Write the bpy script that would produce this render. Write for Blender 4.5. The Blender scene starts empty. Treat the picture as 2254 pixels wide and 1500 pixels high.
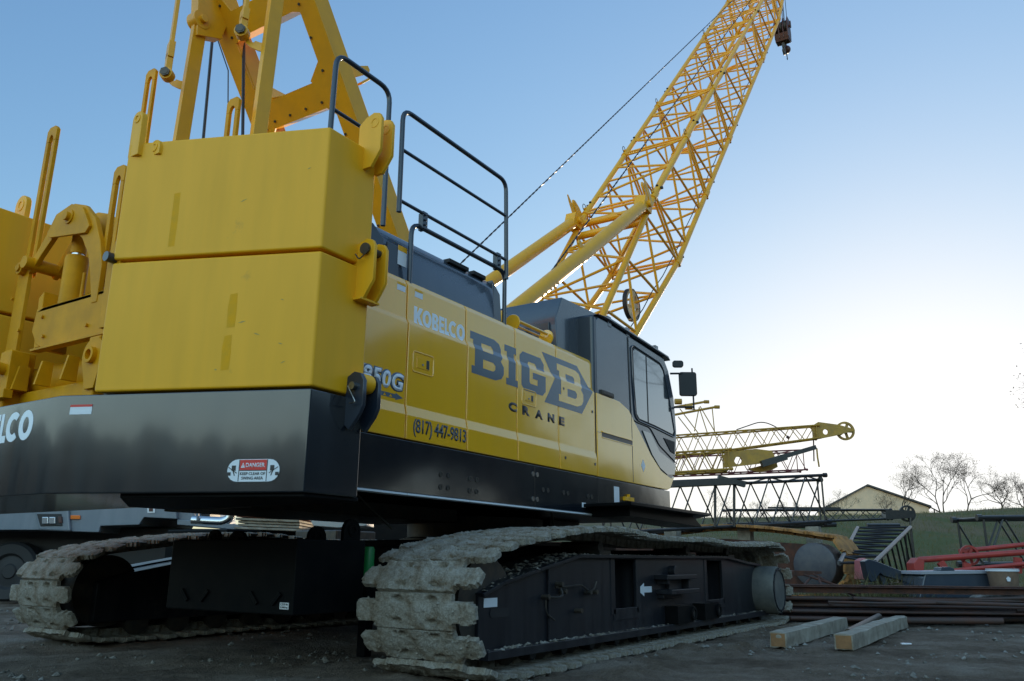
import bpy, bmesh, math, random
import numpy as np
from mathutils import Vector, Matrix, noise
random.seed(7)
R = math.radians
# ------------------------------------------------------------------ camera
CAM = np.array([-7.3, -5.2, 0.67])
F_PX, YAW, PITCH, ROLL = 1800.0, R(33.06), R(15.15), R(0.48)
fwd = np.array([math.cos(YAW)*math.cos(PITCH), math.sin(YAW)*math.cos(PITCH), math.sin(PITCH)])
rgt = np.array([math.sin(YAW), -math.cos(YAW), 0.0])
upv = np.cross(rgt, fwd)
rgt, upv = rgt*math.cos(ROLL)+upv*math.sin(ROLL), -rgt*math.sin(ROLL)+upv*math.cos(ROLL)
scene = bpy.context.scene
C = scene.collection
cd = bpy.data.cameras.new('camera'); cam = bpy.data.objects.new('camera', cd); C.objects.link(cam)
cd.sensor_width = 36; cd.lens = 36*F_PX/2254; cd.clip_start = 0.05; cd.clip_end = 3000
cam.matrix_world = Matrix(((rgt[0], upv[0], -fwd[0], CAM[0]), (rgt[1], upv[1], -fwd[1], CAM[1]), (rgt[2], upv[2], -fwd[2], CAM[2]), (0, 0, 0, 1)))
scene.camera = cam
# ------------------------------------------------------------------ light
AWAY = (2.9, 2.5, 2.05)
SUN_AZ, SUN_EL = R(6.0), R(3.7)          # azimuth measured from +X towards +Y
world = bpy.data.worlds.new("World"); scene.world = world; world.use_nodes = True
wn = world.node_tree; bg = wn.nodes['Background']
sky = wn.nodes.new('ShaderNodeTexSky'); sky.sky_type = 'NISHITA'; sky.sun_disc = False
sky.sun_elevation = SUN_EL; sky.sun_rotation = math.pi/2 - SUN_AZ
sky.altitude = 200; sky.air_density = 1.0; sky.dust_density = 0.6; sky.ozone_density = 2.2
bg.inputs[1].default_value = 0.15
# film-like shoulder on the sky so that the glow near the sun stays pale instead of clipping yellow,
# and more light from the side away from the sun (the single-scattering sky is too dark there)
def wnode(t, **kw):
    n = wn.nodes.new(t)
    for k, v in kw.items(): setattr(n, k, v)
    return n
def wmath(op, a, b=None):
    n = wnode('ShaderNodeMath', operation=op)
    for i, x in enumerate((a, b)):
        if x is None: continue
        if isinstance(x, (int, float)): n.inputs[i].default_value = x
        else: wn.links.new(x, n.inputs[i])
    return n.outputs[0]
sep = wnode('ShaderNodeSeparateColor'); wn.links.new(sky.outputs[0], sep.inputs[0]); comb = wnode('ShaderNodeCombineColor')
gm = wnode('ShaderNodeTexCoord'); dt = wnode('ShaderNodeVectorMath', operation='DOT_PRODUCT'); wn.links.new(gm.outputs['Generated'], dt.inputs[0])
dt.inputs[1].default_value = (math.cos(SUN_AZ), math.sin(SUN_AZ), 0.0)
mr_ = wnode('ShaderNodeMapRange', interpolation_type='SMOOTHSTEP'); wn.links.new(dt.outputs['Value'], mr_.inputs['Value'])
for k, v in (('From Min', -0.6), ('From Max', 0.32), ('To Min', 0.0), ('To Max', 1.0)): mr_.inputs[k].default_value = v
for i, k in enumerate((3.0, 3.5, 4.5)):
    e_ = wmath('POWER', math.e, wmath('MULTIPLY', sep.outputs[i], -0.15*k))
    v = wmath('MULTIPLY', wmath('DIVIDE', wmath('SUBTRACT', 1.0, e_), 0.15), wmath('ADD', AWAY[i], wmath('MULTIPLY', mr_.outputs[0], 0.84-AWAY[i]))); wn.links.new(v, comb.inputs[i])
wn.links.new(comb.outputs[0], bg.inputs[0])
sl = bpy.data.lights.new('sun', 'SUN'); sl.energy = 4.6; sl.angle = R(0.5); sl.color = (1.0, 0.78, 0.52)
sun = bpy.data.objects.new('sun', sl); C.objects.link(sun)
sdir = Vector((math.cos(SUN_EL)*math.cos(SUN_AZ), math.cos(SUN_EL)*math.sin(SUN_AZ), math.sin(SUN_EL)))
sun.rotation_euler = sdir.to_track_quat('Z', 'Y').to_euler()
scene.view_settings.view_transform = 'Standard'; scene.view_settings.look = 'None'
scene.view_settings.exposure = 0.45; scene.view_settings.gamma = 1.0

# ------------------------------------------------------------------ measuring helpers (pixel of the photo + a known plane -> point)
def ray(px, py): return fwd*F_PX + rgt*(px-1127) - upv*(py-750)
def on_z(px, py, z=0.0):
    d = ray(px, py); return Vector(CAM + d*(z-CAM[2])/d[2])
def on_y(px, py, y):
    d = ray(px, py); return Vector(CAM + d*(y-CAM[1])/d[1])
F0 = np.array([math.cos(YAW), math.sin(YAW), 0.0]); R0 = np.array([math.sin(YAW), -math.cos(YAW), 0.0])
def at(px, py, D):
    d = ray(px, py); return Vector(CAM + d*(D/np.dot(d, F0)))
VF, VR, VZ = Vector(F0), Vector(R0), Vector((0, 0, 1))

# ------------------------------------------------------------------ materials
def mat(name, col, rough=0.5, metal=0.0, col2=None, nscale=3.0, bump=0.0, bscale=40.0, coat=0.0, spec=0.5, contrast=(0.35, 0.65), detail=6, rvar=0.0):
    m = bpy.data.materials.new(name); m.use_nodes = True
    nt = m.node_tree; b = nt.nodes['Principled BSDF']
    b.inputs['Base Color'].default_value = (*col, 1); b.inputs['Roughness'].default_value = rough
    b.inputs['Metallic'].default_value = metal
    if 'Coat Weight' in b.inputs: b.inputs['Coat Weight'].default_value = coat; b.inputs['Coat Roughness'].default_value = 0.08
    b.inputs['Specular IOR Level'].default_value = spec
    tc = nt.nodes.new('ShaderNodeTexCoord')
    if col2 is not None:
        n = nt.nodes.new('ShaderNodeTexNoise'); n.inputs['Scale'].default_value = nscale; n.inputs['Detail'].default_value = detail
        n.inputs['Roughness'].default_value = 0.62
        nt.links.new(tc.outputs['Object'], n.inputs['Vector'])
        r = nt.nodes.new('ShaderNodeValToRGB'); r.color_ramp.elements[0].position = contrast[0]; r.color_ramp.elements[1].position = contrast[1]
        r.color_ramp.elements[0].color = (*col, 1); r.color_ramp.elements[1].color = (*col2, 1)
        nt.links.new(n.outputs['Fac'], r.inputs[0]); nt.links.new(r.outputs[0], b.inputs['Base Color'])
        if rvar:
            mr = nt.nodes.new('ShaderNodeMapRange'); mr.inputs['To Min'].default_value = max(0.02, rough-rvar); mr.inputs['To Max'].default_value = rough+rvar
            nt.links.new(n.outputs['Fac'], mr.inputs['Value']); nt.links.new(mr.outputs[0], b.inputs['Roughness'])
    if bump:
        n2 = nt.nodes.new('ShaderNodeTexNoise'); n2.inputs['Scale'].default_value = bscale; n2.inputs['Detail'].default_value = 8
        nt.links.new(tc.outputs['Object'], n2.inputs['Vector'])
        bp = nt.nodes.new('ShaderNodeBump'); bp.inputs['Strength'].default_value = 1.0; bp.inputs['Distance'].default_value = bump
        nt.links.new(n2.outputs['Fac'], bp.inputs['Height']); nt.links.new(bp.outputs[0], b.inputs['Normal'])
    return m

def streaky(name, col, col2, rough, coat=0.0, grime=(0.25, 0.2, 0.12), amount=0.5, vs=(6, 6, 0.8)):
    """paint with vertical rain streaks, faint blotches and small scuffs"""
    m = mat(name, col, rough, coat=coat)
    nt = m.node_tree; b = nt.nodes['Principled BSDF']; L = nt.links
    tc = nt.nodes['Texture Coordinate'] if 'Texture Coordinate' in nt.nodes else nt.nodes.new('ShaderNodeTexCoord')
    mp = nt.nodes.new('ShaderNodeMapping'); mp.inputs['Scale'].default_value = vs; L.new(tc.outputs['Object'], mp.inputs[0])
    n = nt.nodes.new('ShaderNodeTexNoise'); n.inputs['Scale'].default_value = 1.6; n.inputs['Detail'].default_value = 7; L.new(mp.outputs[0], n.inputs['Vector'])
    r = nt.nodes.new('ShaderNodeValToRGB'); r.color_ramp.elements[0].position = 0.35; r.color_ramp.elements[1].position = 0.72
    r.color_ramp.elements[0].color = (*col, 1); r.color_ramp.elements[1].color = (*col2, 1); L.new(n.outputs['Fac'], r.inputs[0])
    n2 = nt.nodes.new('ShaderNodeTexNoise'); n2.inputs['Scale'].default_value = 2.2; n2.inputs['Detail'].default_value = 9; n2.inputs['Roughness'].default_value = 0.7
    L.new(tc.outputs['Object'], n2.inputs['Vector'])
    r2 = nt.nodes.new('ShaderNodeValToRGB'); r2.color_ramp.elements[0].position = 0.61; r2.color_ramp.elements[1].position = 0.74
    r2.color_ramp.elements[0].color = (0, 0, 0, 1); r2.color_ramp.elements[1].color = (amount, amount, amount, 1); L.new(n2.outputs['Fac'], r2.inputs[0])
    mx = nt.nodes.new('ShaderNodeMixRGB'); L.new(r2.outputs[0], mx.inputs[0]); L.new(r.outputs[0], mx.inputs[1]); mx.inputs[2].default_value = (*grime, 1)
    L.new(mx.outputs[0], b.inputs['Base Color'])
    mr = nt.nodes.new('ShaderNodeMapRange'); mr.inputs['To Min'].default_value = rough*0.8; mr.inputs['To Max'].default_value = rough*1.3
    L.new(n.outputs['Fac'], mr.inputs['Value']); L.new(mr.outputs[0], b.inputs['Roughness'])
    n3 = nt.nodes.new('ShaderNodeTexNoise'); n3.inputs['Scale'].default_value = 1.7; n3.inputs['Detail'].default_value = 2; L.new(tc.outputs['Object'], n3.inputs['Vector'])
    bp = nt.nodes.new('ShaderNodeBump'); bp.inputs['Distance'].default_value = 0.012; bp.inputs['Strength'].default_value = 0.35
    L.new(n3.outputs['Fac'], bp.inputs['Height']); L.new(bp.outputs[0], b.inputs['Normal'])
    return m

M = {}
M['yellow'] = streaky('yellow_paint', (0.86, 0.405, 0.008), (0.78, 0.375, 0.012), 0.42, 0.0, (0.30, 0.17, 0.035), 0.6)
M['yellow'].node_tree.nodes['Principled BSDF'].inputs['Specular IOR Level'].default_value = 0.3
M['yellow_gloss'] = streaky('yellow_gloss_paint', (0.95, 0.46, 0.012), (0.92, 0.45, 0.016), 0.12, 1.0, (0.5, 0.3, 0.05), 0.12)
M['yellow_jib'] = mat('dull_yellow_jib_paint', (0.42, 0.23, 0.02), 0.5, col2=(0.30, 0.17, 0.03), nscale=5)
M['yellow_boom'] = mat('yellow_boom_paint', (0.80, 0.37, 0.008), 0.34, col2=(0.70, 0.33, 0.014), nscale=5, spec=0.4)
M['yellow_gear'] = mat('yellow_gear_paint', (0.72, 0.31, 0.003), 0.5, col2=(0.55, 0.235, 0.004), nscale=4, spec=0.15)
M['yellow_gloss'].node_tree.nodes['Principled BSDF'].inputs['Coat IOR'].default_value = 1.6
M['grey'] = streaky('blue_grey_paint', (0.040, 0.052, 0.070), (0.048, 0.060, 0.078), 0.22, 0.5, (0.09, 0.09, 0.085), 0.25)
M['dark_base'] = streaky('dark_grey_paint', (0.009, 0.012, 0.017), (0.012, 0.016, 0.022), 0.20, 0.7, (0.06, 0.055, 0.045), 0.35)
M['skirt'] = streaky('glossy_skirt_paint', (0.008, 0.011, 0.016), (0.011, 0.015, 0.020), 0.12, 1.0, (0.03, 0.03, 0.03), 0.3)
M['black'] = mat('black_frame_paint', (0.004, 0.005, 0.006), 0.4, col2=(0.008, 0.008, 0.008), nscale=6, spec=0.06)
M['frame'] = streaky('dusty_frame_paint', (0.008, 0.009, 0.013), (0.022, 0.022, 0.025), 0.40, 0.15, (0.10, 0.09, 0.075), 0.6, (9, 9, 1.0))
M['frame'].node_tree.nodes['Principled BSDF'].inputs['Specular IOR Level'].default_value = 0.3
M['rubber'] = mat('black_rubber', (0.012, 0.012, 0.013), 0.6)
M['rail'] = mat('dark_rail_paint', (0.018, 0.026, 0.040), 0.3, coat=0.3)
M['glass'] = mat('tinted_glass', (0.03, 0.045, 0.055), 0.03, spec=1.0, coat=1.0)
M['glass'].node_tree.nodes['Principled BSDF'].inputs['Coat IOR'].default_value = 1.9
M['lowglass'] = mat('lower_glass', (0.03, 0.06, 0.06), 0.04, spec=1.0, coat=1.0)
M['white'] = mat('white_sticker', (0.72, 0.74, 0.76), 0.4)
M['silver_letter'] = mat('pale_letter_vinyl', (0.80, 0.83, 0.86), 0.35)
M['blue_letter'] = mat('slate_letter_vinyl', (0.085, 0.115, 0.15), 0.25, coat=0.4)
M['phone_letter'] = mat('grey_letter_vinyl', (0.05, 0.065, 0.08), 0.4)
M['ink'] = mat('black_letter_vinyl', (0.015, 0.018, 0.022), 0.3)
M['red'] = mat('red_sticker', (0.65, 0.03, 0.02), 0.4)
M['steel'] = mat('bare_steel', (0.35, 0.34, 0.32), 0.35, 1.0, col2=(0.2, 0.19, 0.18), nscale=20)
M['darksteel'] = mat('dark_steel', (0.06, 0.055, 0.05), 0.5, 0.6, col2=(0.1, 0.08, 0.06), nscale=12)
M['rope'] = mat('wire_rope', (0.035, 0.035, 0.04), 0.45, 0.5)
M['rust'] = mat('rust', (0.10, 0.035, 0.018), 0.85, col2=(0.045, 0.022, 0.016), nscale=9, bump=0.004, bscale=60)
M['rustpipe'] = mat('rusty_pipe_steel', (0.085, 0.035, 0.022), 0.7, col2=(0.05, 0.035, 0.03), nscale=6, bump=0.003, bscale=60)
M['orange_rust'] = mat('orange_rust_track', (0.46, 0.21, 0.055), 0.85, col2=(0.24, 0.12, 0.045), nscale=5, bump=0.01, bscale=25)
M['redpaint'] = mat('red_jib_paint', (0.42, 0.045, 0.03), 0.45, col2=(0.30, 0.04, 0.03), nscale=6)
M['blacklattice'] = mat('black_lattice_paint', (0.014, 0.014, 0.015), 0.35, col2=(0.03, 0.025, 0.022), nscale=8)
M['hook'] = mat('dark_red_hook_paint', (0.085, 0.022, 0.014), 0.5, col2=(0.04, 0.02, 0.018), nscale=14)
M['hooksteel'] = mat('hook_forged_steel', (0.06, 0.06, 0.06), 0.5, 0.5)
M['wood'] = mat('sawn_timber', (0.36, 0.32, 0.25), 0.85, col2=(0.20, 0.165, 0.12), nscale=7, bump=0.004, bscale=50)
M['woodend'] = mat('timber_end_grain', (0.34, 0.17, 0.07), 0.9, col2=(0.2, 0.11, 0.05), nscale=9, bump=0.004, bscale=50)
M['truck'] = streaky('pale_grey_truck_paint', (0.15, 0.18, 0.21), (0.18, 0.205, 0.235), 0.3, 0.3, (0.12, 0.11, 0.1), 0.5)
M['amber'] = mat('amber_lens', (0.75, 0.16, 0.01), 0.25, coat=0.5)
M['lamp'] = mat('headlamp_glass', (0.5, 0.55, 0.6), 0.1, 0.6, coat=0.8)
M['chrome'] = mat('dull_chrome', (0.55, 0.55, 0.55), 0.22, 1.0)
M['green'] = mat('green_plastic', (0.02, 0.27, 0.07), 0.4)
M['tan'] = mat('tan_bucket', (0.22, 0.14, 0.09), 0.55, col2=(0.14, 0.09, 0.06), nscale=8)
M['barn'] = mat('pale_barn_cladding', (0.74, 0.52, 0.33), 0.7, col2=(0.62, 0.45, 0.30), nscale=2)
M['barnroof'] = mat('barn_roof_metal', (0.07, 0.06, 0.055), 0.6)
M['bark'] = mat('bare_bark', (0.075, 0.052, 0.04), 0.9, col2=(0.045, 0.035, 0.03), nscale=20)
M['leaf_brown'] = mat('brown_leaves', (0.10, 0.05, 0.02), 0.8, col2=(0.06, 0.035, 0.02), nscale=3)
M['leaf_green'] = mat('dull_green_leaves', (0.075, 0.075, 0.03), 0.8, col2=(0.045, 0.055, 0.022), nscale=3)
M['leaf_orange'] = mat('orange_leaves', (0.20, 0.09, 0.02), 0.8, col2=(0.10, 0.06, 0.02), nscale=3)
M['wood_far'] = mat('far_woodland', (0.03, 0.03, 0.02), 0.95, col2=(0.05, 0.045, 0.03), nscale=0.6)

def mud_mat(name, a, b_, c_, bump, sc=7.0):
    m = bpy.data.materials.new(name); m.use_nodes = True; nt = m.node_tree; L = nt.links; b = nt.nodes['Principled BSDF']
    b.inputs['Roughness'].default_value = 0.92; b.inputs['Specular IOR Level'].default_value = 0.25
    tc = nt.nodes.new('ShaderNodeTexCoord')
    n = nt.nodes.new('ShaderNodeTexNoise'); n.inputs['Scale'].default_value = sc; n.inputs['Detail'].default_value = 12; n.inputs['Roughness'].default_value = 0.70
    L.new(tc.outputs['Object'], n.inputs['Vector'])
    r = nt.nodes.new('ShaderNodeValToRGB'); e = r.color_ramp.elements; e[0].position = 0.33; e[0].color = (*a, 1); e[1].position = 0.50; e[1].color = (*b_, 1)
    e.new(0.68).color = (*c_, 1); L.new(n.outputs['Fac'], r.inputs[0])
    n2 = nt.nodes.new('ShaderNodeTexNoise'); n2.inputs['Scale'].default_value = 90; n2.inputs['Detail'].default_value = 4; L.new(tc.outputs['Object'], n2.inputs['Vector'])
    mx = nt.nodes.new('ShaderNodeMixRGB'); mx.blend_type = 'MULTIPLY'; mx.inputs[0].default_value = 0.55
    r3 = nt.nodes.new('ShaderNodeValToRGB'); r3.color_ramp.elements[0].position = 0.3; r3.color_ramp.elements[0].color = (0.45, 0.45, 0.45, 1); r3.color_ramp.elements[1].position = 0.62
    L.new(n2.outputs['Fac'], r3.inputs[0]); L.new(r.outputs[0], mx.inputs[1]); L.new(r3.outputs[0], mx.inputs[2]); L.new(mx.outputs[0], b.inputs['Base Color'])
    n4 = nt.nodes.new('ShaderNodeTexNoise'); n4.inputs['Scale'].default_value = 38; n4.inputs['Detail'].default_value = 10; n4.inputs['Roughness'].default_value = 0.7; L.new(tc.outputs['Object'], n4.inputs['Vector'])
    bp = nt.nodes.new('ShaderNodeBump'); bp.inputs['Distance'].default_value = bump; L.new(n4.outputs['Fac'], bp.inputs['Height']); L.new(bp.outputs[0], b.inputs['Normal'])
    return m
M['mud'] = mud_mat('dried_mud', (0.19, 0.125, 0.065), (0.40, 0.355, 0.285), (0.54, 0.505, 0.445), 0.035)
M['ground'] = mud_mat('gravelly_dirt', (0.095, 0.062, 0.038), (0.235, 0.175, 0.125), (0.38, 0.315, 0.25), 0.07, 1.3)
M['clod'] = mud_mat('dirt_clod', (0.10, 0.085, 0.07), (0.22, 0.20, 0.17), (0.40, 0.38, 0.35), 0.01)
M['grass'] = mat('hill_grass', (0.058, 0.068, 0.009), 0.95, col2=(0.115, 0.078, 0.030), nscale=0.22, bump=0.10, bscale=7, detail=12, contrast=(0.42, 0.58))
M['blade'] = mat('grass_blade', (0.075, 0.080, 0.020), 0.8, col2=(0.15, 0.11, 0.04), nscale=2)

# ------------------------------------------------------------------ mesh builder
class MB:
    def __init__(s): s.v = []; s.f = []
    def add(s, vs, fs):
        o = len(s.v); s.v += [tuple(v) for v in vs]; s.f += [tuple(i+o for i in f) for f in fs]
    def box(s, a, b):
        (x0, y0, z0), (x1, y1, z1) = [min(p, q) for p, q in zip(a, b)], [max(p, q) for p, q in zip(a, b)]
        s.add([(x0,y0,z0),(x1,y0,z0),(x1,y1,z0),(x0,y1,z0),(x0,y0,z1),(x1,y0,z1),(x1,y1,z1),(x0,y1,z1)],
              [(0,3,2,1),(4,5,6,7),(0,1,5,4),(1,2,6,5),(2,3,7,6),(3,0,4,7)])
    def prism(s, poly, o, u, v, w, t0, t1):
        """polygon (a,b) in the plane o+a*u+b*v, extruded from t0 to t1 along w"""
        o, u, v, w = Vector(o), Vector(u), Vector(v), Vector(w); n = len(poly)
        vs = [o+u*a+v*b+w*t0 for a, b in poly]+[o+u*a+v*b+w*t1 for a, b in poly]
        s.add(vs, [tuple(range(n))[::-1], tuple(range(n, 2*n))]+[(i, (i+1) % n, n+(i+1) % n, n+i) for i in range(n)])
    def tube(s, pts, r, k=10, cap=True, r1=None):
        pts = [Vector(p) for p in pts]; n = len(pts); vs = []; fs = []
        if r1 is None: r1 = r
        t0 = (pts[1]-pts[0]).normalized(); a = t0.orthogonal().normalized()
        for i, p in enumerate(pts):
            if i == 0: t = t0
            elif i == n-1: t = (pts[-1]-pts[-2]).normalized()
            else: t = ((pts[i+1]-p).normalized()+(p-pts[i-1]).normalized()).normalized()
            a = (a-t*a.dot(t)).normalized(); b = t.cross(a); rr = r+(r1-r)*i/(n-1)
            for j in range(k):
                q = 2*math.pi*j/k; vs.append(p+(a*math.cos(q)+b*math.sin(q))*rr)
        for i in range(n-1):
            for j in range(k): fs.append((i*k+j, i*k+(j+1) % k, (i+1)*k+(j+1) % k, (i+1)*k+j))
        if cap: fs += [tuple(range(k))[::-1], tuple(range((n-1)*k, n*k))]
        s.add(vs, fs)
    def bar(s, p, q, w, h, up=(0, 0, 1)):
        """rectangular bar p->q, w across, h along up"""
        p, q = Vector(p), Vector(q); t = (q-p).normalized(); a = t.cross(Vector(up))
        a = a.normalized() if a.length > 1e-4 else t.orthogonal().normalized(); b = a.cross(t)
        vs = [c+a*i*w/2+b*j*h/2 for c in (p, q) for i, j in ((-1,-1),(1,-1),(1,1),(-1,1))]
        s.add(vs, [(0,3,2,1),(4,5,6,7),(0,1,5,4),(1,2,6,5),(2,3,7,6),(3,0,4,7)])
    def ring(s, c, axis, ro, ri, h, k=32):
        c, axis = Vector(c), Vector(axis).normalized(); a = axis.orthogonal().normalized(); b = axis.cross(a); vs = []; fs = []
        for r_, z in ((ro, -h/2), (ro, h/2), (ri, h/2), (ri, -h/2)):
            for j in range(k):
                q = 2*math.pi*j/k; vs.append(c+axis*z+(a*math.cos(q)+b*math.sin(q))*r_)
        for m_ in range(4):
            for j in range(k):
                n_ = (m_+1) % 4; fs.append((m_*k+j, m_*k+(j+1) % k, n_*k+(j+1) % k, n_*k+j))
        s.add(vs, fs)
    def lathe(s, c, axis, prof, k=24):
        c, axis = Vector(c), Vector(axis).normalized(); a = axis.orthogonal().normalized(); b = axis.cross(a); vs = []; fs = []
        for r_, z in prof:
            for j in range(k):
                q = 2*math.pi*j/k; vs.append(c+axis*z+(a*math.cos(q)+b*math.sin(q))*max(r_, 1e-4))
        for i in range(len(prof)-1):
            for j in range(k): fs.append((i*k+j, i*k+(j+1) % k, (i+1)*k+(j+1) % k, (i+1)*k+j))
        s.add(vs, fs)
    def build(s, name, m, parent=None, bevel=0.0, smooth=True, loc=None, ang=38):
        me = bpy.data.meshes.new(name); 
        if loc is not None: s.v = [(x-loc[0], y-loc[1], z-loc[2]) for x, y, z in s.v]
        me.from_pydata(s.v, [], s.f); me.update()
        bm = bmesh.new(); bm.from_mesh(me); bmesh.ops.recalc_face_normals(bm, faces=bm.faces); bm.to_mesh(me); bm.free()
        return link(name, me, m, parent, bevel, smooth, loc, ang)
def link(name, me, m, parent=None, bevel=0.0, smooth=True, loc=None, ang=38):
    if smooth:
        me.shade_smooth(); me.set_sharp_from_angle(angle=R(ang))
    o = bpy.data.objects.new(name, me); C.objects.link(o)
    if m is not None:
        for mm in (m if isinstance(m, (list, tuple)) else [m]): me.materials.append(mm)
    if loc is not None: o.location = loc
    if parent is not None: o.parent = parent
    if bevel:
        b = o.modifiers.new('bevel', 'BEVEL'); b.width = bevel; b.segments = 2; b.limit_method = 'ANGLE'; b.angle_limit = R(ang); b.harden_normals = True
    return o
def empty(name, loc=(0, 0, 0), rz=0.0):
    o = bpy.data.objects.new(name, None); C.objects.link(o); o.location = loc; o.rotation_euler = (0, 0, rz); o.empty_display_size = 0.3; return o
def tag(o, label=None, cat=None, group=None, kind=None):
    if label: o['label'] = label
    if cat: o['category'] = cat
    if group: o['group'] = group
    if kind: o['kind'] = kind
    return o
def box_obj(name, a, b, m, parent, bevel=0.006):
    q = MB(); q.box(a, b); return q.build(name, m, parent, bevel)
def rounded(pts, r, seg=5):
    """round the corners of a 3D polyline"""
    pts = [Vector(p) for p in pts]; out = [pts[0]]
    for i in range(1, len(pts)-1):
        a, b, c = pts[i-1], pts[i], pts[i+1]; u = (a-b); v = (c-b); d = min(r, u.length*0.49, v.length*0.49)
        p0 = b+u.normalized()*d; p1 = b+v.normalized()*d
        for k in range(seg+1):
            t = k/seg; out.append(p0.lerp(b, t).lerp(b.lerp(p1, t), t))
    out.append(pts[-1]); return out
def lugpoly(w, h, r=None, n=8):
    """upright lug outline: width w, height h, round top"""
    r = w/2 if r is None else r
    return [(-w/2, 0), (w/2, 0)]+[(r*math.cos(a), h-r+r*math.sin(a)) for a in [math.pi*i/n for i in range(n+1)]]

# ------------------------------------------------------------------ lettering
def curve_mesh(splines, extrude=0.0):
    cu = bpy.data.curves.new('tmp', 'CURVE'); cu.dimensions = '2D'; cu.fill_mode = 'BOTH'; cu.extrude = extrude
    for sp in splines:
        s = cu.splines.new('POLY'); s.points.add(len(sp)-1); s.use_cyclic_u = True
        for p, (x, y) in zip(s.points, sp): p.co = (x, y, 0, 1)
    o = bpy.data.objects.new('tmp', cu); C.objects.link(o)
    dg = bpy.context.evaluated_depsgraph_get(); me = bpy.data.meshes.new_from_object(o.evaluated_get(dg)); bpy.data.objects.remove(o); return me
def text_mesh(body, bold=0.0, shear=0.0, spacing=1.0):
    cu = bpy.data.curves.new('tmp', 'FONT'); cu.body = body; cu.offset = bold; cu.shear = shear; cu.space_character = spacing; cu.extrude = 0; cu.resolution_u = 4
    o = bpy.data.objects.new('tmp', cu); C.objects.link(o)
    dg = bpy.context.evaluated_depsgraph_get(); me = bpy.data.meshes.new_from_object(o.evaluated_get(dg)); bpy.data.objects.remove(o); return me
def decal(name, me, box, o, u, v, n, m, parent, cuts=None, yfun=None, fit=True, t=0.0015):
    """lay a flat 2D mesh into box (a0,b0,a1,b1) of the plane o,u,v; n points outwards"""
    bm = bmesh.new(); bm.from_mesh(me); bpy.data.meshes.remove(me)
    xs = [q.co.x for q in bm.verts]; ys = [q.co.y for q in bm.verts]
    if fit:
        sx = (box[2]-box[0])/(max(xs)-min(xs)); sy = (box[3]-box[1])/(max(ys)-min(ys)); mx, my = min(xs), min(ys)
        for q in bm.verts: q.co = Vector((box[0]+(q.co.x-mx)*sx, box[1]+(q.co.y-my)*sy, 0))
    if cuts:
        for c_ in cuts:
            bmesh.ops.bisect_plane(bm, geom=bm.verts[:]+bm.edges[:]+bm.faces[:], plane_co=(0, c_, 0), plane_no=(0, 1, 0))
    o, u, v, n = Vector(o), Vector(u), Vector(v), Vector(n)
    for q in bm.verts:
        a, b = q.co.x, q.co.y; off = yfun(b) if yfun else 0.0
        q.co = o+u*a+v*b+n*(off+t)
    bmesh.ops.remove_doubles(bm, verts=bm.verts, dist=1e-5)
    r = bmesh.ops.extrude_face_region(bm, geom=bm.faces[:])
    for q in r['geom']:
        if isinstance(q, bmesh.types.BMVert): q.co -= n*t*0.9
    bmesh.ops.recalc_face_normals(bm, faces=bm.faces)
    me2 = bpy.data.meshes.new(name); bm.to_mesh(me2); bm.free()
    return link(name, me2, m, parent, smooth=False)
def rect(a0, b0, a1, b1): return [(a0, b0), (a1, b0), (a1, b1), (a0, b1)]
def stadium(a0, b0, a1, b1, k=10):
    r = (b1-b0)/2; cy = (b0+b1)/2
    return [(a1-r+r*math.cos(t), cy+r*math.sin(t)) for t in [-math.pi/2+math.pi*i/k for i in range(k+1)]]+[(a0+r+r*math.cos(t), cy+r*math.sin(t)) for t in [math.pi/2+math.pi*i/k for i in range(k+1)]]

# ================================================================== setting: ground, hill
def hill_h(x, y):
    p = Vector((x-CAM[0], y-CAM[1], 0)); D = p.dot(VF); X = p.dot(VR)
    crest = 4.05+0.036*(X-28) + 0.12*noise.noise(Vector((x*0.06, y*0.06, 3)))
    crest = max(1.8, min(5.5, crest))
    t = min(1, max(0, (D-17-0.05*abs(X))/38)); t = t*t*(3-2*t)
    return crest*t + (0.22*noise.noise(Vector((x*0.16, y*0.16, 0)))+0.07*noise.noise(Vector((x*0.7, y*0.7, 4))))*min(1, t*6) - 0.03
def ground_h(x, y):
    h = 0.028*noise.noise(Vector((x*0.9, y*0.9, 1)))+0.016*noise.noise(Vector((x*3.1, y*3.1, 5)))+0.010*noise.noise(Vector((x*9, y*9, 8)))
    h += 0.010*noise.noise(Vector((x*24, y*24, 2)))+0.022*max(0, noise.noise(Vector((x*5, y*5, 12)))-.15)
    h -= 0.03
    if -4.6 < x < 3.7 and -2.95 < y < -2.35:                      # cleat marks pressed beside the near track
        w = min(1, (x+4.6)*2)*min(1, (3.7-x)*2)*min(1, (y+2.95)*9)*min(1, (-2.35-y)*30+.2)
        r = max(-1, min(1, 2.2*math.sin(2*math.pi*(x/0.205+0.15*noise.noise(Vector((x, y*2, 0)))))))
        h += w*(0.022*r+0.018)*(0.6+0.8*noise.noise(Vector((x*1.3, y*3, 7))))
    return h
def axis_steps(lo, hi, c, fine, half, grow=1.16):
    a = [c]; s = fine
    while a[-1] < hi:
        if abs(a[-1]-c) > half: s *= grow
        a.append(a[-1]+s)
    s = fine; b = [c]
    while b[-1] > lo:
        if abs(b[-1]-c) > half: s *= grow
        b.append(b[-1]-s)
    return sorted(set(b[1:]+a))
xs = axis_steps(-900, 900, -1.8, 0.034, 5.2); ys = axis_steps(-900, 900, -2.2, 0.034, 2.6)
vs = []; nx = len(xs); ny = len(ys)
for y in ys:
    for x in xs:
        near = abs(x) < 14 and abs(y) < 12
        vs.append((x, y, ground_h(x, y) if near else -0.03+0.03*noise.noise(Vector((x*0.3, y*0.3, 0)))))
me = bpy.data.meshes.new('ground')
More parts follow.
